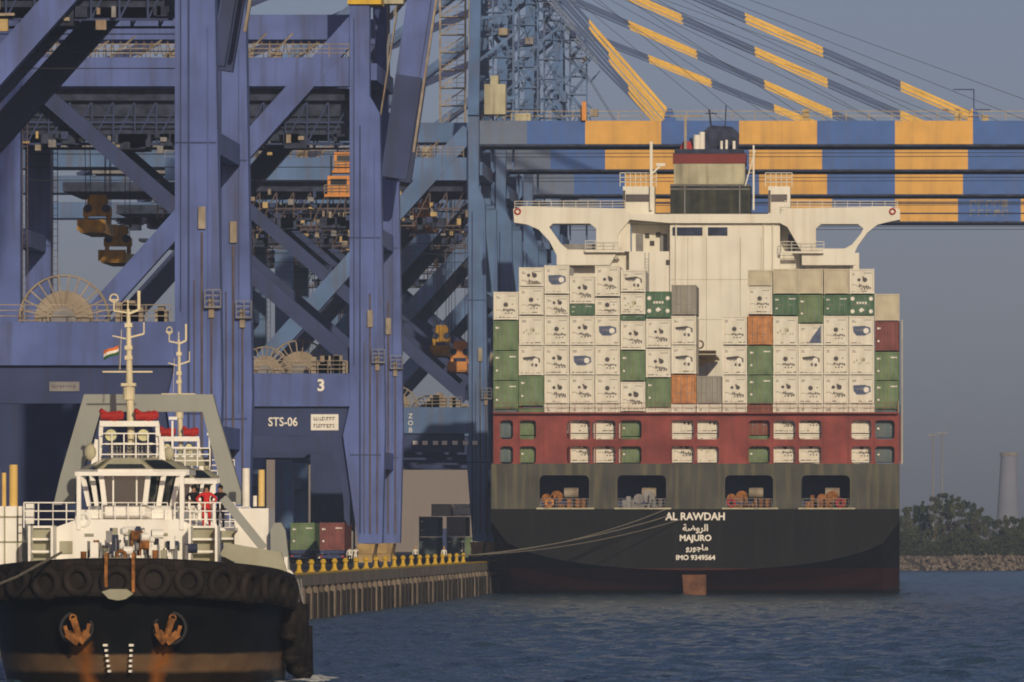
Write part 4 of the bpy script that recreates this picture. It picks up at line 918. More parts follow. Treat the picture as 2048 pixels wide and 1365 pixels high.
# ------------------------------------------------------------ tug
TX, TY = -30.2, 350.0
def tug():
    root = empty('tugboat', (TX, TY, 0), 'black hulled tugboat with white wheelhouse, bow on, in front of everything', 'tugboat', 'tugboats at the quay')
    def T(px, py, dy): return P(px, py, TY + dy)
    def txz(px, py, dy): q = T(px, py, dy); return (q.x, q.z)
    # hull loft: sections by height
    wr_ = random.Random(12); HBm = 5.95; Lh = 30.0; lev = []
    def outline(hb, nose, y0, z_of, n=22):
        pts = []
        for i in range(n + 1):
            a = math.pi / 2 * i / n; px = math.sin(a) ** .85; yy = 1 - max(0, math.cos(a)) ** .9
            pts.append((hb * px, y0 + nose * yy))
        pts += [(hb, Lh * .45), (hb * .93, Lh * .7), (hb * .8, Lh * .88), (hb * .6, Lh - 1), (hb * .25, Lh)]
        full = [(-x, y) for x, y in pts[::-1]] + pts[1:]
        return [(TX + x, TY + y, z_of(x, y)) for x, y in full]
    deckz = lambda x, y: 4.95 - .95 * min(1, max(0, y) / 14) ** .8 + .25 * max(0, (y - 24) / 6)
    rings = []
    for t in (0, .18, .4, .62, .82, 1.0):
        hb = HBm * (.86 + .14 * t ** .6); nose = 10.5 - 2.0 * t; y0 = 4.2 * (1 - t) ** 1.3
        rings.append(outline(hb, nose, y0, lambda x, y, t=t: -1.2 + (deckz(x, y) + 1.2) * t))
    mb = MB(); V = [[mb.bm.verts.new(p) for p in r] for r in rings]
    for a, b in zip(V, V[1:]):
        for i in range(len(a)): mb.bm.faces.new((a[i], a[(i + 1) % len(a)], b[(i + 1) % len(a)], b[i]))
    hm = M['tughull']
    mb.build('hull', hm, root, smooth=True)
    top = outline(HBm * .985, 8.5, .1, lambda x, y: deckz(x, y) - .75)
    mb = MB(); mb.bm.faces.new([mb.bm.verts.new(p) for p in top]); mb.build('deck', M['tanpaint'], root)
    # bulwark
    o1 = outline(HBm, 8.5, 0, lambda x, y: deckz(x, y)); mb = MB()
    i0 = 4; rr = o1[i0:len(o1) - i0]
    for a, b in zip(rr, rr[1:]):
        a = Vector(a); b = Vector(b); ins = Vector((TX, TY + 12, 0)); da = Vector((ins.x - a.x, ins.y - a.y, 0)).normalized() * .14; db = Vector((ins.x - b.x, ins.y - b.y, 0)).normalized() * .14
        mb.hexa([a - Vector((0, 0, .8)), b - Vector((0, 0, .8)), b + db - Vector((0, 0, .8)), a + da - Vector((0, 0, .8)), a + Vector((0, 0, .06)), b + Vector((0, 0, .06)), b + db + Vector((0, 0, .06)), a + da + Vector((0, 0, .06))])
    mb.build('bulwark', M['tanpaint'], root)
    # fender band and tyres
    of = outline(HBm + .16, 8.5, -.16, lambda x, y: deckz(x, y)); rr = of[5:len(of) - 5]; mb = MB()
    for zz, r_ in ((-.22, .26), (-1.28, .2)):
        for a, b in zip(rr, rr[1:]): mb.cyl(Vector(a) + Vector((0, 0, zz)), Vector(b) + Vector((0, 0, zz)), r_, n=8)
    for a, b in zip(rr, rr[1:]):
        a = Vector(a); b = Vector(b); mb.beam(a + Vector((0, 0, -.75)), b + Vector((0, 0, -.75)), .22, 1.1)
    mb.build('rubber_fender', M['rubber'], root)
    # arc length positions for the tyres
    Ls = [0]
    for a, b in zip(rr, rr[1:]): Ls.append(Ls[-1] + (Vector(b) - Vector(a)).length)
    def at(s):
        for k in range(len(rr) - 1):
            if Ls[k + 1] >= s:
                t = (s - Ls[k]) / (Ls[k + 1] - Ls[k]); a, b = Vector(rr[k]), Vector(rr[k + 1]); d = (b - a).normalized(); return a.lerp(b, t), Vector((d.y, -d.x, 0))
    mid = Ls[-1] / 2; rt = random.Random(4)
    for k in range(-13, 14):
        s = mid + k * 1.42 + rt.uniform(-.12, .12)
        if not (0 < s < Ls[-1]): continue
        p, nrm = at(s)
        if nrm.y > 0 and abs(nrm.x) < .5: nrm = -nrm
        if (p + nrm - Vector((TX, TY + 14, p.z))).length < (p - nrm - Vector((TX, TY + 14, p.z))).length: nrm = -nrm
        tilt = Vector((rt.uniform(-.12, .12), rt.uniform(-.12, .12), rt.uniform(-.15, .15)))
        MB().torus(p + nrm * .16 + Vector((0, 0, -.8 + rt.uniform(-.12, .08))), nrm + tilt, rt.uniform(.44, .54), .19, 20, 8).build('tyre_fender', M['rubber'], root, smooth=True)
    # tall hanging fenders on the open-water side
    for k, (yy, zt, zb, rad) in enumerate(((9.6, 3.3, 1.9, .36), (11.2, 2.7, 1.0, .42), (12.6, 3.2, 1.7, .38), (14.2, 2.4, .5, .45), (15.8, 3.1, 1.6, .4), (17.6, 2.2, .3, .45))):
        f = MB().cyl((TX + HBm + .05, TY + yy, zb), (TX + HBm + .1, TY + yy, zt), rad, rad * .8, n=12).sphere((TX + HBm + .05, TY + yy, zb), rad * 1.02, .7).build('hanging_fender', M['rubber'], root, smooth=True)
        MB().beam((TX + HBm + .2, TY + yy, zt), (TX + HBm - .02, TY + yy, 4.1), .05).build('chain', M['steel'], f)
    nl = MB()
    for r_ in range(2):
        for k in range(6 - 2 * r_): p = T(512 + k * 6.5, 1134 + r_ * 12, 7.5); nl.box(p.x, p.x + .09, p.y - .75, p.y - .6, p.z - .06, p.z + .07)
    nl.build('name_lettering', M['letter'], root)
    p = T(576, 1152, 9); MB().torus(p + Vector((0, -.4, 0)), (.2, 1, 0), .19, .07, 16, 6).box(p.x - .12, p.x + .02, p.y - .5, p.y - .3, p.z + .2, p.z + .75).build('towing_hook', M['white'], root)
    # bow fairlead plate
    c = T(236, 1190, -.35)
    MB().prism([(c.x - .62, c.z + .12), (c.x - .3, c.z + .22), (c.x + .35, c.z + .22), (c.x + .62, c.z + .05), (c.x + .3, c.z - .17), (c.x, c.z - .22), (c.x - .35, c.z - .15)], TY - .55, TY + .6).build('bow_pad', M['tanpaint'], root)
    MB().box(c.x - .5, c.x - .38, TY - .65, TY + .2, c.z + .3, 5.2).box(c.x + .55, c.x + .67, TY - .65, TY + .2, c.z + .1, 5.2).build('guide_post', M['rust'], root)
    # anchors in the flare
    for s, px in ((-1, 153), (1, 338)):
        cx, cz = txz(px, 1262, 1); yb = TY + 1.25
        A = MB()
        A.beam((cx + s * .12, yb - .2, cz + .48), (cx - s * .1, yb - .35, cz - .25), .16, .2)
        A.beam((cx - s * .42, yb - .3, cz - .05), (cx - s * .12, yb - .45, cz - .45), .16, .3).beam((cx + s * .35, yb - .3, cz - .1), (cx - s * .1, yb - .45, cz - .45), .16, .3)
        A.torus((cx + s * .14, yb - .2, cz + .5), (0, 1, 0), .12, .04, 12, 6)
        A.beam((cx - s * .42, yb - .3, cz - .1), (cx - s * .5, yb - .3, cz + .28), .1, .14).beam((cx + s * .35, yb - .3, cz - .14), (cx + s * .45, yb - .3, cz + .2), .1, .14)
        A.build('anchor', M['rust'], root)
        MB().torus((cx + s * .02, yb + .1, cz + .1), (0, 1, -.1), .62, .1, 20, 6).build('hawse_ring', M['black'], root)
    # draft marks: small white numbers as in dotted columns
    dm = MB()
    for px, sgn_ in ((210, 1), (262, -1)):
        for k in range(6):
            x, z = txz(px + sgn_ * k * 1.0, 1291 + k * 10.5, 1.4); yy = TY + .35 + 1.1 * (1 - (z + 1.2) / 6) ** 1.3 * 3.0
            wd = .11 if k else .17
            dm.box(x - wd / 2, x + wd / 2, yy - .35, yy + 1.2, z - .045, z + .045)
    dm.build('draft_marks', M['letter'], root)
    # deckhouse
    dz = 4.2
    x0, z0 = txz(108, 1112, 8); x1, zt = txz(360, 1062, 8)
    MB().prism([(x0 - .3, dz), (x1 + .9, dz), (x1 + .9, zt), (x1, zt + .45), (x0 + .9, zt + .45), (x0 - .3, zt)], TY + 8, TY + 18).build('deckhouse', M['white'], root)
    hx0, hz1 = txz(150, 1020, 9); hx1, hz0 = txz(352, 1062, 9)
    MB().box(hx0, hx1, TY + 9, TY + 16, zt + .45, hz1).build('upper_deckhouse', M['white'], root)
    # details on the front of the deckhouse
    dt = MB()
    for px, wd, hgt, py in ((120, .5, .5, 1095), (330, .5, .45, 1095), (170, .35, .1, 1070), (318, .35, .1, 1069), (345, .3, .3, 1093)):
        x, z = txz(px, py, 8); dt.box(x, x + wd, TY + 7.9, TY + 7.997, z - hgt / 2, z + hgt / 2)
    dt.build('vent_panel', M['tanpaint'], root)
    # stairs either side
    for px0, px1 in ((64, 104), (384, 432)):
        st = MB(); xa, za = txz(px0, 1108, 7); xb, zb = txz(px1, 1052, 7)
        for k in range(5): zz = dz + .1 + k * (zb - dz - .1) / 4; st.box(xa, xb, TY + 6.4 + k * .28, TY + 6.7 + k * .28, zz - .09, zz)
        st.box(xa - .1, xa - .003, TY + 6.4, TY + 7.9, dz, zb).box(xb + .003, xb + .1, TY + 6.4, TY + 7.9, dz, zb)
        st = st.build('stairs', M['white'], root)
        MB().box(xa, xb, TY + 7.75, TY + 7.8, dz, zb - .1).build('riser', M['tanpaint'], st)
    # side decks and funnel boxes
    a, _ = txz(375, 1056, 8.2); b, zz = txz(470, 1056, 8.2)
    MB().box(a, b, TY + 8, TY + 16, zz - .12, zz).build('side_deck', M['white'], root)
    a2, _ = txz(60, 1056, 8.2); b2, _ = txz(108, 1056, 8.2)
    MB().box(a2, b2, TY + 8, TY + 16, zz - .12, zz).build('side_deck', M['white'], root)
    q0, q1 = txz(469, 1017, 10); q2, q3 = txz(537, 1100, 10)
    MB().box(q0, q2, TY + 10, TY + 13.5, dz - .2, q1).build('funnel_box', M['white'], root)
    q0, q1 = txz(-14, 1013, 10); q2, q3 = txz(44, 1100, 10)
    MB().box(q0, q2, TY + 10, TY + 13.5, dz - .2, q1).build('funnel_box', M['white'], root)
    q = MB()
    for px in (8, 34): x, z = txz(px, 1050, 9.9); q.box(x, x + .05, TY + 9.9, TY + 9.997, dz, q1)
    for py in (1035, 1085): x, z = txz(-14, py, 9.9); q.box(x, x + 1.15, TY + 9.9, TY + 9.996, z, z + .05)
    q.build('panel_trim', M['buff'], root)
    for px, top, r_, mm in ((492, 937, .15, 'letter'), (523, 940, .13, 'pipe'), (510, 992, .08, 'letter'), (27, 930, .17, 'pipe'), (8, 946, .09, 'pipe'), (-8, 940, .15, 'letter')):
        x, z = txz(px, top, 11.5); MB().cyl((x, TY + 11.5, q1), (x, TY + 11.5, z), r_, n=14).build('exhaust_pipe', M[mm], root, smooth=False)
    # bow-side gray fin and sloping ramp plate, bulwark top on the open-water side
    fx = TX + HBm - .2; fz = 4.1
    MB().prism([(txz(541, 1136, 9)[0], fz - .3), (txz(541, 1060, 9)[0], txz(541, 1060, 9)[1]), (txz(549, 1044, 9)[0], txz(549, 1046, 9)[1]), (txz(562, 1044, 9)[0], txz(562, 1046, 9)[1]), (txz(571, 1060, 9)[0], txz(571, 1062, 9)[1]), (txz(584, 1140, 9)[0], fz - .4)], TY + 9, TY + 9.35).build('bulwark_fin', M['gantry'], root)
    MB().prism([txz(440, 1110, 6), txz(452, 1086, 6), txz(520, 1098, 6), txz(562, 1104, 6), txz(574, 1146, 6), txz(480, 1130, 6)], TY + 6, TY + 6.3).build('bulwark_plate', M['tanpaint'], root)
    MB().beam(T(446, 996, 6.2), T(528, 1098, 6.2), .12, .34).build('handrail_plate', M['gantry'], root)
    # wheelhouse
    yb = TY + 8.6
    def w(px, py, dy=8.6): return txz(px, py, dy)
    bx0, bz0 = w(166, 1062); bx1, _ = w(346, 1062); _, bz1 = w(0, 1012)
    # plan: front facet and two angled facets
    def facet(z_a, z_b, fx0, fx1, sx0, sx1, back, fx0t=None, fx1t=None, sx0t=None, sx1t=None):
        mb = MB(); fx0t = fx0 if fx0t is None else fx0t; fx1t = fx1 if fx1t is None else fx1t; sx0t = sx0 if sx0t is None else sx0t; sx1t = sx1 if sx1t is None else sx1t
        lo = [(fx0, yb), (fx1, yb), (sx1, yb + 1.6), (sx1, yb + back), (sx0, yb + back), (sx0, yb + 1.6)]
        hi = [(fx0t, yb), (fx1t, yb), (sx1t, yb + 1.6), (sx1t, yb + back), (sx0t, yb + back), (sx0t, yb + 1.6)]
        A = [mb.bm.verts.new((x, y, z_a)) for x, y in lo]; B = [mb.bm.verts.new((x, y, z_b)) for x, y in hi]
        mb.bm.faces.new(A[::-1]); mb.bm.faces.new(B)
        for i in range(6): mb.bm.faces.new((A[i], A[(i + 1) % 6], B[(i + 1) % 6], B[i]))
        return mb
    f0, f1 = w(210, 0)[0], w(290, 0)[0]; s0, s1 = w(172, 0)[0], w(338, 0)[0]
    ft0, ft1 = w(203, 0)[0], w(297, 0)[0]; st0, st1 = w(158, 0)[0], w(352, 0)[0]
    zr = w(0, 950)[1]; zrt = w(0, 926)[1]
    wh = facet(hz1 - .3, bz1, f0, f1, s0, s1, 4.2).build('wheelhouse', M['white'], root)
    facet(bz1 + .003, zr, f0 + .12, f1 - .12, s0 + .12, s1 - .12, 4.1, ft0 + .12, ft1 - .12, st0 + .12, st1 - .12).build('window_band', M['glass'], wh)
    pl = MB()
    for (xa, ya, xt) in ((f0, yb, ft0), (f1, yb, ft1), (s0, yb + 1.6, st0), (s1, yb + 1.6, st1), ((f0 + s0) / 2, yb + .8, (ft0 + st0) / 2), ((f1 + s1) / 2, yb + .8, (ft1 + st1) / 2)):
        pl.beam((xa, ya, bz1), (xt, ya, zr), .26 if abs(ya - yb) < .1 else .17, .2)
    pl.build('window_pillar', M['white'], wh)
    inn = MB()
    for k in range(6): x = f0 + .25 + k * .22; inn.box(x, x + .12, yb + .06, yb + .105, bz1 + .15 + .1 * (k % 3), bz1 + .45 + .12 * (k % 2))
    inn.box(f0 + .1, f1 - .1, yb + .05, yb + .1, bz1 + .42, bz1 + .46)
    inn.build('console', M['tanpaint'], wh)
    MB().box(f0 + .3, f0 + .36, yb - .02, yb + .05, bz1, zr).box(f1 - .36, f1 - .3, yb - .02, yb + .05, bz1, zr).build('wiper_post', M['white'], wh)
    xr0, xr1 = w(150, 0)[0], w(372, 0)[0]
    roof = facet(zr + .003, zr + .22, ft0 - .15, ft1 + .15, xr0, xr1, 5).build('roof', M['white'], wh)
    facet(zr + .223, zrt + .2, ft0 - .15, ft1 + .15, xr0, xr1, 5, ft0 + .45, ft1 - .45, xr0 + .9, xr1 - .9).build('roof_cap', M['tanpaint'], wh)
    vs = MB()
    za, zb_ = zr + .26, zrt + .12
    for xa0, xa1, xt0, xt1 in ((ft0 + .1, ft1 - .1, ft0 + .4, ft1 - .4),):
        vs.hexa([(xa0, yb - .05, za), (xa1, yb - .05, za), (xa1, yb + .05, za), (xa0, yb + .05, za), (xt0, yb + .05, zb_), (xt1, yb + .05, zb_), (xt1, yb + .12, zb_), (xt0, yb + .12, zb_)])
    vs.hexa([(xr0 + .45, yb + .9, za), (ft0 - .25, yb - .03, za), (ft0 - .2, yb + .1, za), (xr0 + .55, yb + 1.1, za), (xr0 + .95, yb + .9, zb_), (ft0 + .15, yb, zb_), (ft0 + .15, yb + .1, zb_), (xr0 + .95, yb + 1.1, zb_)])
    vs.hexa([(xr1 - .45, yb + .9, za), (ft1 + .25, yb - .03, za), (ft1 + .2, yb + .1, za), (xr1 - .55, yb + 1.1, za), (xr1 - .95, yb + .9, zb_), (ft1 - .15, yb, zb_), (ft1 - .15, yb + .1, zb_), (xr1 - .95, yb + 1.1, zb_)])
    vs.build('skylight_glass', M['glass'], wh)
    # clutter on the foredeck: towing winch
    wn_ = MB(); x, z = txz(250, 1080, 4)
    wn_.cyl((x - .8, TY + 4, 4.75), (x + .8, TY + 4, 4.75), .42, n=18)
    for s in (-.95, .85): wn_.cyl((x + s, TY + 4, 4.75), (x + s + .1, TY + 4, 4.75), .62, n=20)
    wn_.build('towing_winch', M['steel'], root)
    wf = MB().box(x - 1.3, x - 1.0, TY + 3.4, TY + 4.8, 4.1, 5.6).box(x + 1.0, x + 1.3, TY + 3.4, TY + 4.8, 4.1, 5.5).box(x - .9, x + .9, TY + 5.2, TY + 5.5, 4.1, 5.7).box(x - .35, x + .35, TY + 3, TY + 3.3, 4.1, 5.25)
    for k in range(7): xx = x - 1.9 + k * .62; wf.box(xx, xx + .18, TY + 2.4 + .2 * (k % 2), TY + 2.8, 4.1, 4.9 + .3 * ((k * 37) % 5) / 5)
    wf.build('winch_frame', M['white'], root)
    fl_ = MB().torus((x + .0, TY + 2.2, 5.1), (0, 1, 0), .17, .07, 14, 6).cyl((x - 1.45, TY + 2, 4.1), (x - 1.45, TY + 2, 5.25), .12).cyl((x + 1.35, TY + 2, 4.1), (x + 1.35, TY + 2, 5.3), .12).box(x - .9, x + .9, TY + 1.6, TY + 1.9, 4.1, 4.75)
    fl_.build('bow_bitt', M['rust'], root)
    for k in range(46):
        px = wr_.uniform(168, 372); py = wr_.uniform(1062, 1108) if abs(px - 250) < 62 else wr_.uniform(1088, 1110); q = T(px, py, wr_.uniform(2.2, 6)); hh = wr_.uniform(.08, .34); w_ = wr_.uniform(.06, .3)
        mn = wr_.choice(('white', 'steel', 'tanpaint', 'rust', 'dark', 'white', 'steel')); mb = MB()
        if k % 3 == 0: mb.cyl((q.x, q.y, 4.1), (q.x, q.y, q.z + hh), w_ * .35, n=8)
        elif k % 3 == 1: mb.box(q.x, q.x + w_, q.y, q.y + .3, 4.1 if k % 2 else q.z - .2, q.z + hh)
        else: mb.cyl((q.x, q.y, q.z), (q.x + w_ * 1.6, q.y + .1, q.z), .1 + w_ * .3, n=10).box(q.x, q.x + .08, q.y, q.y + .1, 4.1, q.z)
        mb.build('deck_fitting', M[mn], root)
    for px in (158, 364):
        a_ = T(px, 1060, 8.0); MB().beam(a_, T(px, 945, 8.0), .17, .17).build('corner_post', M['white'], root)
    MB().beam(T(150, 948, 8.0), T(372, 948, 8.0), .1, .16).build('eave_beam', M['white'], root)
    # railings
    rl = MB()
    z1 = zz
    rl.rail([T(106, 1056, 8), T(160, 1056, 8.4)], 1.0, .5, .045).rail([T(350, 1056, 8.4), T(470, 1056, 8)], 1.0, .55, .045).rail([T(48, 1056, 8), T(106, 1056, 8)], 1.0, .5, .045)
    rl.rail([T(178, 1046, 8.1), T(335, 1046, 8.1)], .8, .45, .035, 2)
    rl.rail([T(200, 930, 9.5), T(320, 930, 9.5)], 1.25, .4, .045)
    rl.rail([T(320, 934, 12), T(420, 934, 12)], .75, .5, .045)
    rl.build('railing', M['white'], root)
    lr = MB().torus(T(166, 1040, 8), (0, 1, 0), .26, .07, 18, 8).build('life_ring', M['white'], root)
    sb = MB().box(txz(52, 0, 9)[0], txz(68, 0, 9)[0], TY + 8.9, TY + 9.3, txz(0, 1048, 9)[1], txz(0, 1008, 9)[1]).build('deck_locker', M['white'], root)
    # monitor platform and goal post frame
    gp = MB(); ya = TY + 10
    def g(px, py): return P(px, py, ya)
    gp.beam(g(200, 848), g(318, 848), .3, .22)
    gp.beam(g(203, 848), g(198, 930), .16, .16).beam(g(315, 848), g(318, 930), .16, .16).beam(g(198, 880), g(190, 932), .3, .3).beam(g(320, 880), g(325, 932), .3, .3)
    gp.beam(g(212, 888), g(306, 888), .06, .08)
    gp.build('light_frame', M['white'], root)
    gr = MB()
    for k in range(12): gr.box(g(217 + k * 7.2, 0).x, g(217 + k * 7.2, 0).x + .06, ya + .2, ya + .3, g(0, 928).z, g(0, 890).z)
    for k in range(6): gr.box(g(213, 0).x, g(303, 0).x, ya + .31, ya + .35, g(0, 926 - k * 6.5).z, g(0, 926 - k * 6.5).z + .035)
    gr.build('antenna_rack', M['steel'], root)
    rdm = MB().sphere(P(182, 905, ya), .28, 1.3).sphere(P(338, 908, ya), .22, 1.3); rdm.build('dome', M['buff'], root)
    for px in (223, 288):
        c = g(px, 871); sl = MB().cyl(c + Vector((0, -.25, 0)), c + Vector((0, .35, 0)), .29, .2, n=18).build('searchlight', M['dark'], root)
        MB().cyl(c + Vector((0, -.29, 0)), c + Vector((0, -.253, 0)), .23, n=18).build('lens', M['lens'], sl)
    for px in (224, 293):
        c = g(px, 833); mo = MB().cyl(c + Vector((-.42, 0, 0)), c + Vector((.45, -.1, .03)), .17, n=10).cyl(c + Vector((0, 0, -.3)), c + Vector((0, 0, .1)), .14, n=10).cyl(c + Vector((-.1, 0, 0)), c + Vector((-.45, -.2, .24)), .1, n=8).sphere(c + Vector((.1, 0, -.02)), .24).torus(c + Vector((.32, -.2, .05)), (0, 1, 0), .15, .04, 12, 6)
        mo.build('fire_monitor', M['red'], root)
    # mast
    mc = lambda px, py: P(px, py, TY + 10.5)
    mt = MB(); b0 = mc(262, 930); mt.cyl(b0, mc(262, 850), .15, n=10).cyl(mc(262, 850), mc(259, 770), .17, .14, n=10).cyl(mc(259, 772), mc(257, 640), .14, .085, n=10).cyl(mc(257, 640), mc(256, 618), .085, .06, n=8)
    mt.box(mc(243, 0).x, mc(272, 0).x, TY + 10.3, TY + 10.8, mc(0, 773).z, mc(0, 767).z).cyl(mc(258, 800), mc(258, 775), .24, n=12)
    mt.beam(mc(228, 622), mc(256, 626), .07).beam(mc(228, 622), mc(228, 600), .06).beam(mc(257, 628), mc(278, 620), .09).beam(mc(278, 620), mc(278, 582), .11)
    mt.torus(mc(228, 597), (0, 1, 0), .16, .035, 14, 6).beam(mc(218, 600), mc(238, 600), .05)
    mt.beam(mc(225, 672), mc(252, 678), .05).beam(mc(257, 676), mc(288, 668), .07).beam(mc(288, 668), mc(288, 645), .05).beam(mc(205, 744), mc(305, 744), .035, .06)
    for py in (700, 720, 655): mt.box(mc(250, 0).x, mc(265, 0).x, TY + 10.35, TY + 10.7, mc(0, py).z, mc(0, py - 8).z)
    mt.beam(mc(200, 848), mc(230, 848), .3, .18).beam(mc(240, 740), mc(243, 660), .02).beam(mc(256, 600), mc(256, 618), .05)
    mt.build('mast', M['mastcream'], root)
    # secondary small post with lamp at the right of the wheelhouse roof
    MB().beam(P(345, 930, TY + 13), P(345, 842, TY + 13), .08).box(P(338, 0, TY + 13).x, P(355, 0, TY + 13).x, TY + 12.9, TY + 13.1, P(0, 840, TY + 13).z, P(0, 834, TY + 13).z).build('aerial_post', M['white'], root)
    return root
def tughull_mat():
    m = mat('tug_hull_paint', (0.008, 0.009, 0.010), .38, .35, .7, .2, (0.03, 0.022, 0.016)); n = m.node_tree.nodes; l = m.node_tree.links
    tc = n.new('ShaderNodeTexCoord'); sx = n.new('ShaderNodeSeparateXYZ'); l.new(tc.outputs['Object'], sx.inputs[0])
    nz = n.new('ShaderNodeTexNoise'); nz.inputs['Scale'].default_value = .9; nz.inputs['Detail'].default_value = 6; l.new(tc.outputs['Object'], nz.inputs['Vector'])
    mm = n.new('ShaderNodeMath'); mm.operation = 'MULTIPLY_ADD'; mm.inputs[1].default_value = .16; l.new(nz.outputs[0], mm.inputs[0]); l.new(sx.outputs[2], mm.inputs[2])
    mr = n.new('ShaderNodeMapRange'); mr.inputs[1].default_value = 0; mr.inputs[2].default_value = 2; l.new(mm.outputs[0], mr.inputs[0])
    r = n.new('ShaderNodeValToRGB'); e = r.color_ramp.elements; l.new(mr.outputs[0], r.inputs[0])
    e[0].color = (0.02, 0.014, 0.008, 1); e[0].position = .26; e[1].color = (0.007, 0.008, 0.009, 1); e[1].position = .68
    q = e.new(.34); q.color = (0.17, 0.105, 0.055, 1); q = e.new(.62); q.color = (0.135, 0.085, 0.045, 1)
    # rust runs under the two anchors
    out = r.outputs[0]
    for cx, sl in ((-1.55, .25), (1.5, -.25)):
        a = n.new('ShaderNodeMath'); a.operation = 'MULTIPLY_ADD'; a.inputs[1].default_value = sl; a.inputs[2].default_value = -cx - sl * 1.2; l.new(sx.outputs[2], a.inputs[0])
        b = n.new('ShaderNodeMath'); b.operation = 'ADD'; l.new(a.outputs[0], b.inputs[0]); l.new(sx.outputs[0], b.inputs[1])
        b2 = n.new('ShaderNodeMath'); b2.operation = 'MULTIPLY_ADD'; b2.inputs[1].default_value = 1.1; l.new(nz.outputs[0], b2.inputs[0]); b3 = n.new('ShaderNodeMath'); b3.operation = 'SUBTRACT'; b3.inputs[1].default_value = .55; l.new(b.outputs[0], b3.inputs[0]); l.new(b3.outputs[0], b2.inputs[2]); c = n.new('ShaderNodeMath'); c.operation = 'ABSOLUTE'; l.new(b2.outputs[0], c.inputs[0])
        d = n.new('ShaderNodeMapRange'); d.inputs[1].default_value = .02; d.inputs[2].default_value = .5; d.inputs[3].default_value = .9; d.inputs[4].default_value = 0; l.new(c.outputs[0], d.inputs[0])
        h = n.new('ShaderNodeMapRange'); h.inputs[1].default_value = 1.7; h.inputs[2].default_value = 2.1; h.inputs[3].default_value = 1; h.inputs[4].default_value = 0; l.new(sx.outputs[2], h.inputs[0])
        fb = n.new('ShaderNodeMath'); fb.operation = 'LESS_THAN'; fb.inputs[1].default_value = 9; l.new(sx.outputs[1], fb.inputs[0])
        f = n.new('ShaderNodeMath'); f.operation = 'MULTIPLY'; l.new(d.outputs[0], f.inputs[0]); l.new(h.outputs[0], f.inputs[1])
        f2 = n.new('ShaderNodeMath'); f2.operation = 'MULTIPLY'; l.new(f.outputs[0], f2.inputs[0]); l.new(fb.outputs[0], f2.inputs[1])
        mx = n.new('ShaderNodeMix'); mx.data_type = 'RGBA'; l.new(f2.outputs[0], mx.inputs[0]); l.new(out, mx.inputs[6]); mx.inputs[7].default_value = (0.27, 0.095, 0.018, 1); out = mx.outputs[2]
    for node in n:
        if node.type == 'MIX' and node.blend_type == 'MULTIPLY' and node.inputs[6].is_linked is False: l.new(out, node.inputs[6])
    return m
M['tughull'] = tughull_mat()
M['lens'] = mat('searchlight_lens', (0.5, 0.5, 0.25), .15, .3, 4, spec=.8)
M['mastcream'] = mat('mast_cream_paint', (0.62, 0.55, 0.36), .5, .12, 1.5, .3, (0.35, 0.25, 0.12))
tugA = tug()
tugB = copy_tree(tugA)
tugB.scale = (.78, 1, 1)
for ch in list(kids(tugB)):
    if ch.name.split('.')[0] in ('hanging_fender', 'bulwark_fin', 'bulwark_plate', 'handrail_plate', 'exhaust_pipe', 'funnel_box', 'panel_trim'):
        for g in kids(ch): bpy.data.objects.remove(g)
        bpy.data.objects.remove(ch)
tugB.location = (TX - 2.62, TY + 57, 0); tugB['label'] = 'second tugboat moored just behind the first, only its mast and red monitors showing'
# grey towing gantry: stands on the first tug only, a part of it
gY = TY + 15
def gx(L): return [XZ(a, b, gY) for a, b in L]
MB().plate(gx([(107, 1010), (121, 950), (168, 789), (425, 789), (436, 830), (482, 985), (482, 1010), (452, 1010), (405, 824), (201, 824), (146, 1010)]), [], gY, gY + .7).build('towing_gantry', M['gantry'], tugA)
# wide things on the first tug's aft deck seen through the gantry
sh = MB(); p0 = P(352, 932, gY + 2); p1 = P(420, 900, gY + 2)
sh.box(p0.x, p1.x, gY + 2, gY + 3, p0.z, P(0, 915, gY + 2).z).box(p0.x, p1.x, gY + 1.9, gY + 3.1, P(0, 900, gY).z, P(0, 896, gY).z)
for k in range(5): sh.box(p0.x + .1 + k * .3, p0.x + .22 + k * .3, gY + 2, gY + 2.1, P(0, 915, gY + 2).z, P(0, 900, gY + 2).z)
sh.build('aft_control_rack', M['tanpaint'], tugA)

fo = MB(); rf = random.Random(8)
for k in range(80):
    t = rf.random(); x = TX + 6.3 + rf.gauss(.6, .5) - (1 - t) * .6; y = TY + 4 + 22 * t; r_ = rf.uniform(.05, .3)
    bmesh.ops.create_icosphere(fo.bm, subdivisions=1, radius=r_, matrix=Matrix.Translation((x, y, .03)) @ Matrix.Rotation(rf.random() * 6, 4, 'Z') @ Matrix.Diagonal((1.6, rf.uniform(1, 2.5), .22, 1)))
tag(fo.build('foam', mat('foam_white', (0.55, 0.58, 0.58), .8, .2, 3)), 'white foam and bubbles along the tug side', 'foam', kind='stuff')
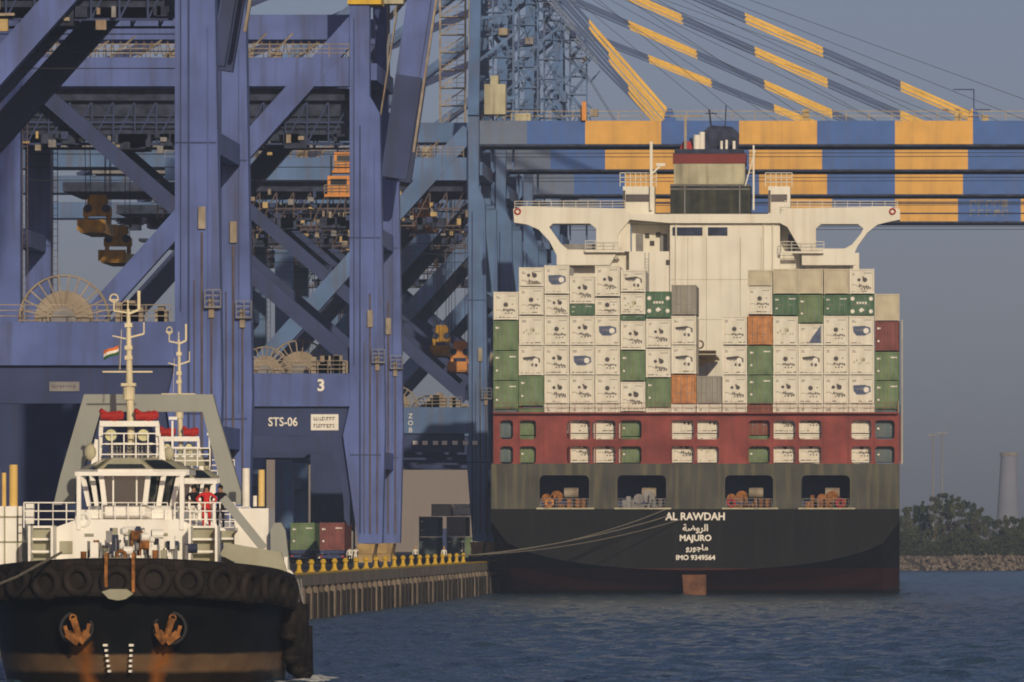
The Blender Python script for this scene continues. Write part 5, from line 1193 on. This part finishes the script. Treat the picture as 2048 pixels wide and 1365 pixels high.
# rope from the tug's bow and flag on its mast
a = P(122, 1106, TY + 1.0); b = P(-60, 1192, TY - 12)
tag(MB().cyl(a, a.lerp(b, .5) - Vector((0, 0, .12)), .055, n=8).cyl(a.lerp(b, .5) - Vector((0, 0, .12)), b, .055, n=8).build('towing_rope', M['rope'], origin=a), 'pale rope running down from the tug bow to the left', 'rope')
fl = MB(); fm = [mat('flag_saffron', (0.62, 0.16, 0.03), .8, .1, 3), mat('flag_white', (0.7, 0.68, 0.6), .8, .05, 3), mat('flag_green', (0.03, 0.10, 0.03), .8, .1, 3)]
o = P(238, 690, TY + 10.5); nx, nz = 10, 6; gv = []
for i in range(nx + 1):
    row = []
    for j in range(nz + 1):
        u, v_ = i / nx, j / nz; row.append(fl.bm.verts.new((o.x - .62 * u, o.y + .07 * math.sin(u * 7), o.z - .36 * v_ - .26 * u - .02 * math.sin(u * 6 + v_))))
    gv.append(row)
for i in range(nx):
    for j in range(nz):
        f = fl.bm.faces.new((gv[i][j], gv[i + 1][j], gv[i + 1][j + 1], gv[i][j + 1])); f.material_index = j // 2
flag = fl.build('flag', fm, origin=o); tag(flag, 'small saffron, white and green flag by the tug mast', 'flag')
MB().cyl(P(238, 672, TY + 10.5), P(238, 745, TY + 10.5), .012, n=5).build('halyard', M['rope'], flag)

# ------------------------------------------------------------ people
def person(loc, yaw, cloth_top, cloth_bot, label, pose='stand', scale=1.0, helmet=None, group=None):
    me = bpy.data.meshes.new('p'); ob = bpy.data.objects.new('p', me); C.objects.link(ob)
    V, E, Rr = [], [], []
    def v(x, y, z, r, par=None):
        V.append((x, y, z)); Rr.append(r)
        if par is not None: E.append((par, len(V) - 1))
        return len(V) - 1
    pel = v(0, 0, .95, .135); sp = v(0, -.01, 1.12, .125, pel); ch = v(0, 0, 1.32, .15, sp); nk = v(0, 0, 1.475, .062, ch); hd = v(0, -.02, 1.58, .085, nk); tp = v(0, -.01, 1.67, .088, hd)
    nose = v(0, -.105, 1.585, .018, hd)
    for s in (-1, 1):
        sh = v(s * .19, 0, 1.40, .068, ch)
        if pose == 'reach': el = v(s * .36, -.10, 1.22, .052, sh); wr = v(s * .24, -.30, 1.10, .038, el); hn = v(s * .20, -.37, 1.08, .038, wr); fd = Vector((-s * .15, -.9, -.3)).normalized()
        elif pose == 'hips': el = v(s * .42, .02, 1.17, .054, sh); wr = v(s * .24, -.10, 1.02, .04, el); hn = v(s * .19, -.13, .98, .038, wr); fd = Vector((-s * .5, -.2, -.8)).normalized()
        else: el = v(s * .25, .02, 1.13, .05, sh); wr = v(s * .26, -.05, .88, .036, el); hn = v(s * .26, -.07, .80, .038, wr); fd = Vector((0, -.15, -1)).normalized()
        hv = Vector(V[hn]); side = Vector((0, 1, 0)) if pose == 'stand' else Vector((1, 0, 0))
        for k, ln in enumerate((.065, .08, .075, .06)):
            a_ = hv + side * (k - 1.5) * .021 + fd * .035; i1 = v(*(a_), .010, hn); a2 = a_ + fd * ln * .6; i2 = v(*a2, .009, i1); a3 = a2 + fd * ln * .5 + Vector((0, .012, -.01)); v(*a3, .008, i2)
        a_ = hv + side * -.04 + fd * .01; i1 = v(*a_, .012, hn); v(*(a_ + fd * .04 + side * -.015), .010, i1)
        hp_ = v(s * .10, 0, .88, .10, pel); kn = v(s * .12, -.03, .50, .068, hp_); an = v(s * .125, .02, .09, .046, kn); v(s * .135, -.13, .045, .042, an)
    me.from_pydata(V, E, []); me.update()
    sk = ob.modifiers.new('s', 'SKIN'); me.skin_vertices[0]
    for i, r_ in enumerate(Rr): me.skin_vertices[0].data[i].radius = (r_, r_ * (.72 if 1 <= i <= 2 else 1)); me.skin_vertices[0].data[i].use_root = (i == 0)
    ss = ob.modifiers.new('u', 'SUBSURF'); ss.levels = 1; ss.render_levels = 1
    dg = bpy.context.evaluated_depsgraph_get(); m2 = bpy.data.meshes.new_from_object(ob.evaluated_get(dg)); bpy.data.objects.remove(ob)
    for mm in (M['skin'], cloth_top, cloth_bot, M['blackcloth']): m2.materials.append(mm)
    for f in m2.polygons:
        c = f.center; f.use_smooth = True
        handish = (pose == 'stand' and abs(c.x) > .2 and c.z < .9 and c.z > .6) or (pose == 'reach' and c.y < -.27) or (pose == 'hips' and abs(c.x) < .235 and abs(c.x) > .13 and c.y < -.1 and .85 < c.z < 1.06)
        f.material_index = 0 if (c.z > 1.46 or handish) else (1 if c.z > .97 or abs(c.x) > .2 else (3 if c.z < .09 else 2))
    m2.transform(Matrix.Rotation(yaw, 4, 'Z') @ Matrix.Scale(scale, 4))
    b = bpy.data.objects.new('person', m2); C.objects.link(b); b.location = loc; b['_o'] = tuple(loc); tag(b, label, 'person', group)
    L = Vector(loc)
    hr = MB(); hr.sphere(L + Vector((0, .01, 1.655)) * scale, .105 * scale, 1.0); hr.build('helmet' if helmet else 'hair', helmet or M['hair'], b, smooth=True)
    return b
dk = P(413, 1058, TY + 9.2)
person(Vector((dk.x, TY + 9.2, dk.z)), R(5), M['redcloth'], M['redcloth'], 'person in red coverall standing behind the rail on the tug deck', 'hips')
dk2 = P(441, 1058, TY + 9.6)
person(Vector((dk2.x, TY + 9.6, dk.z)), R(-20), M['blackcloth'], M['blackcloth'], 'person in black clothes right of the one in red on the tug', 'reach')
dk3 = P(387, 1058, TY + 9.9)
person(Vector((dk3.x, TY + 9.9, dk.z)), R(25), M['blackcloth'], M['whitecloth'], 'person in black top and pale trousers left of the one in red', 'reach')
for px, Y, lab, pose in ((699, 860, 'person in pale clothes on the quay left of the crane wheels', 'stand'), (711, 872, 'second person in pale clothes, just left of the crane wheels', 'reach'), (831, 905, 'person in white standing on the quay below the crane leg', 'stand'), (888, 870, 'person standing among the last yellow bollards', 'stand')):
    x = (px - VX) * Y / FPX; person(Vector((x, Y, QZ + .05)), R(10), M['whitecloth'], M['blackcloth' if pose == 'stand' else 'whitecloth'], lab, pose, 1.0, M['yellow'] if px > 800 else None, 'quay workers')

# ------------------------------------------------------------ yard behind: trucks, containers, sheds
def trailer(x, Y, label):
    root = empty('container_trailer', (x, Y, QZ + .05), label, 'trailer', 'container trailers on the quay'); z = QZ + .05
    MB().box(x - 1.2, x + 1.2, Y, Y + 12.4, z + 1.05, z + 1.35).box(x - 1.2, x + 1.2, Y - .1, Y - .003, z + .6, z + .9).build('chassis', M['navy'], root)
    for s in (-1, 1):
        for yy in (1.2, 2.6): MB().cyl((x + s * 1.2, Y + yy, z + .5), (x + s * .6, Y + yy, z + .5), .5, n=16).build('wheel', M['rubber'], root)
        MB().box(x + s * 1.05 - .12, x + s * 1.05 + .12, Y - .14, Y - .103, z + .68, z + .84).build('tail_light', M['red'], root)
    c = MB().prism([(x - 1.2, z + .5), (x + 1.2, z + .5), (x + 1.2, z + 3.2), (x + .9, z + 3.5), (x - .9, z + 3.5), (x - 1.2, z + 3.2)], Y + 12.8, Y + 15); c.build('cab', M['white'], root)
    for s in (-1, 1): MB().cyl((x + s * 1.2, Y + 14, z + .5), (x + s * .7, Y + 14, z + .5), .5, n=16).build('wheel', M['rubber'], root)
    return z + 1.36
for px, kind, lab, Y in ((605, 'G', 'green container on a trailer on the quay, left of the maroon one', 905), (664, 'R', 'maroon container on a trailer on the quay near the crane wheels', 890)):
    x = (px - VX) * Y / FPX; zt = trailer(x, Y, 'trailer under the %s container on the quay' % ('green' if kind == 'G' else 'maroon'))
    container(x - 1.215, Y + .1, zt, 2.75, kind, 'n', lab, 'containers on trailers', rnd=rn)
# low stacks behind the third crane
for k, (px, py, kind, lab) in enumerate(((838, 1094, 'N', 'slate grey container at ground level behind the bollards, left'), (893, 1094, 'N', 'slate container at ground level behind the bollards, middle'), (918, 1094, 'G', 'green container at ground level behind the bollards, right'), (838, 1050, 'N', 'slate container on top of the left one behind the bollards'), (893, 1050, 'V', 'grey container stacked on the middle one behind the bollards'))):
    Y = 1150; p = P(px, py, Y); h = 2.6; row = 1 if py < 1060 else 0
    container(p.x, Y, QZ + .06 + row * 2.62, 2.6, kind, 'n', lab, 'containers in the yard', rnd=rn)
def shed(name, px0, px1, pytop, Y, m, label, D=30, roofpx=6, doors=0, ribs=True):
    x0, z1 = XZ(px0, pytop, Y); x1 = XZ(px1, 0, Y)[0]; root = empty(name, ((x0 + x1) / 2, Y, QZ), label, 'building')
    wl = MB().box(x0, x1, Y, Y + D, QZ - .05, z1).build('wall', m, root)
    if ribs:
        r_ = MB(); n = int((x1 - x0) / 1.1)
        for k in range(n + 1): xx = x0 + (x1 - x0) * k / n; r_.box(xx - .06, xx + .06, Y - .05, Y - .002, QZ, z1)
        r_.build('cladding_ribs', m, wl)
    MB().box(x0 - .3, x1 + .3, Y - .3, Y + D + .3, z1 + .003, z1 + .4).build('roof', M['steel'], root)
    for k in range(doors):
        xx = x0 + (x1 - x0) * (k + .5) / doors; MB().box(xx - 1.6, xx + 1.6, Y - .12, Y - .06, QZ, QZ + 4).build('door', M['navy'], root)
    return root
shed('warehouse', 520, 972, 908, 1520, M['farwall'], 'large pale grey warehouse beyond the third crane portal', 60, doors=3)
shed('workshop', -60, 338, 806, 640, M['navy'], 'dark navy workshop under the nearest crane portal, behind the tug', 12, doors=2)
shed('substation', 622, 704, 905, 1010, M['navy'], 'tall dark blue cabin under the numbered crane portal', 6, ribs=True)
for k, (px, kind) in enumerate(((862, 'C'), (906, 'W'), (945, 'C'))):
    p = P(px, 0, 1150); container(p.x, 1151, QZ + .06 + 5.24, 1.6, kind, 'n', ['wide pale box left above the grey containers behind the crane portal', 'pale box in the middle above the grey containers behind the crane portal', 'pale box rightmost above the yard containers, next to the ship edge'][k], 'pale boxes on the yard stacks', rnd=rn)
p = P(945, 0, 1150)
for r_ in (0, 1): container(p.x, 1150, QZ + .06 + r_ * 2.62, 2.6, 'N', 'n', 'slate container %s at the right end of the yard stack' % ('bottom' if r_ == 0 else 'second up'), 'containers in the yard', rnd=rn)
p = P(862, 0, 1150)
lt_ = MB()
for px in (826, 845, 866, 884, 905, 926, 945): q = P(px, 886, 949); lt_.box(q.x, q.x + .55, q.y - .3, q.y - .05, q.z - .22, q.z + .2)
lt_.build('work_lamp', M['letter'], crC)
# ------------------------------------------------------------ far shore: trees, poles, hazy tower
LM = [mat('leaf_green_a', (0.048, 0.062, 0.032), .8, .4, .8, spec=.05), mat('leaf_green_b', (0.066, 0.074, 0.042), .8, .4, .8, spec=.05), mat('leaf_green_c', (0.036, 0.050, 0.030), .8, .4, .8, spec=.05)]
bark = mat('bark', (0.10, 0.075, 0.05), .9, .3, 2)
def tree(x, y, h, wd, label, k):
    rr = random.Random(k); z0 = 2.7; root = empty('shore_tree', (x, y, z0), label, 'tree', 'trees on the far bank')
    tr = MB().cyl((x, y, z0 - .1), (x + .1, y, z0 + h * .45), .16, .09, n=7)
    for q in range(6):
        a = rr.uniform(0, 6.3); tr.cyl((x + .05, y, z0 + h * rr.uniform(.1, .4)), (x + math.cos(a) * wd * .4, y + math.sin(a) * wd * .4, z0 + h * rr.uniform(.5, .9)), .07, .02, n=5)
    tr.build('trunk', bark, root)
    cr = MB(); cl = []
    for q in range(40):
        t = rr.random(); a = rr.uniform(0, 6.3); rad = wd / 2 * (1 - .75 * t ** 1.4) * math.sqrt(rr.random())
        cl.append((Vector((x + math.cos(a) * rad, y + math.sin(a) * rad, z0 + h * (.08 + .86 * t))), rr.uniform(.35, .8) * (1.1 - .5 * t)))
    for c, rad in cl:
        for _ in range(75):
            d = Vector((rr.gauss(0, 1), rr.gauss(0, 1), rr.gauss(0, 1))).normalized() * rad * rr.random() ** .45; p = c + d * 1.1
            s_ = rr.uniform(.08, .2); n_ = Vector((rr.gauss(0, 1), rr.gauss(0, 1), rr.gauss(0, 1) + .4)).normalized(); u = n_.orthogonal().normalized(); v_ = n_.cross(u)
            f = cr.bm.faces.new([cr.bm.verts.new(p + u * s_), cr.bm.verts.new(p + v_ * s_ * .7), cr.bm.verts.new(p - u * s_), cr.bm.verts.new(p - v_ * s_ * .7)])
    cr.build('crown', LM[k % 3], root)
tk = 0
prof = [(1798, 1030), (1815, 1010), (1832, 1004), (1850, 996), (1868, 990), (1884, 982), (1900, 985), (1915, 988), (1930, 997), (1945, 1005), (1960, 1014), (1978, 1030), (1995, 1036), (2012, 1030), (2030, 1032), (2048, 1030), (2066, 1028)]
desc = ['tallest tree', 'slim tree', 'bushy tree', 'round shrub-like tree']
for k, (px, py) in enumerate(prof):
    Y = 1500 + (k * 7) % 23; p = P(px, py, Y); h = p.z - 2.7
    tree(p.x, Y, h, 3.6 + (k % 3) * .8, ('hazy tree on the far bank, %s one counted outward from the ship' % (['first', 'second', 'third', 'fourth', 'fifth', 'sixth', 'seventh', 'eighth', 'ninth', 'tenth', 'eleventh', 'twelfth', 'thirteenth', 'fourteenth', 'fifteenth', 'sixteenth', 'seventeenth'][k])), k)
mb = MB(); rr = random.Random(9)
for q in range(22000):
    X = rr.uniform(-3, 40); yy = rr.uniform(1492, 1512); zz = 2.7 + (rr.random() ** 1.3) * (3.2 + math.sin(X * .7)); p = Vector((X, yy, zz)); s_ = rr.uniform(.08, .2)
    n_ = Vector((rr.gauss(0, 1), rr.gauss(0, 1), rr.gauss(0, 1) + .4)).normalized(); u = n_.orthogonal().normalized(); v_ = n_.cross(u)
    mb.bm.faces.new([mb.bm.verts.new(p + u * s_), mb.bm.verts.new(p + v_ * s_), mb.bm.verts.new(p - u * s_), mb.bm.verts.new(p - v_ * s_)])
tag(mb.build('undergrowth', LM[0]), 'dense low green undergrowth along the far bank', 'undergrowth', kind='stuff')
for px, pt, lab in ((1866, 872, 'tall thin lamp mast on the far bank, left of a similar one'), (1884, 868, 'tall thin lamp mast on the far bank, right of a similar one')):
    a = P(px, 1040, 1700); b = P(px, pt, 1700); r_ = empty('lamp_mast', (a.x, 1700, 2.9), lab, 'lamp mast', 'lamp masts behind the trees')
    MB().cyl((a.x, 1700, 2.8), b, .22, .12, n=8).build('pole', M['steel'], r_); MB().box(b.x - .9, b.x + .9, 1699.8, 1700.2, b.z, b.z + .25).build('lamp_head', M['steel'], r_)
a = P(2015, 1040, 3300); tp = P(2018, 912, 3300)
r_ = empty('hazy_tower', (a.x, 3300, 2.9), 'pale tapering tower fading into the haze at the right edge', 'tower')
MB().cyl((a.x, 3300, 2.8), tp, 4.6, 3.0, n=20).build('shaft', M['tower'] if 'tower' in M else mat('tower_concrete', (0.165, 0.175, 0.215), .9, .1, .1), r_); MB().cyl(tp, tp + Vector((0, 0, 1.2)), 3.5, 3.3, n=20).build('cap', M['concrete'], r_)  # shaft colour drawn towards the sky tone, haze painted in

# ------------------------------------------------------------ air
hm = bpy.data.materials.new('haze_air'); hm.use_nodes = True; hn = hm.node_tree.nodes; hl_ = hm.node_tree.links
for x in list(hn):
    if x.type != 'OUTPUT_MATERIAL': hn.remove(x)
pv = hn.new('ShaderNodeVolumePrincipled'); pv.inputs['Color'].default_value = (0.58, 0.74, 1.0, 1); pv.inputs['Density'].default_value = 0.00011; pv.inputs['Anisotropy'].default_value = 0.0
hl_.new(pv.outputs[0], hn['Material Output'].inputs['Volume'])
tag(MB().box(-560, 640, -40, 3950, -2.0, 130).build('haze', hm, origin=(0, 0, 0)), kind='stuff', label='pale haze filling the air over the harbour', cat='haze')
for o in bpy.data.objects:
    if '_o' in o: del o['_o']
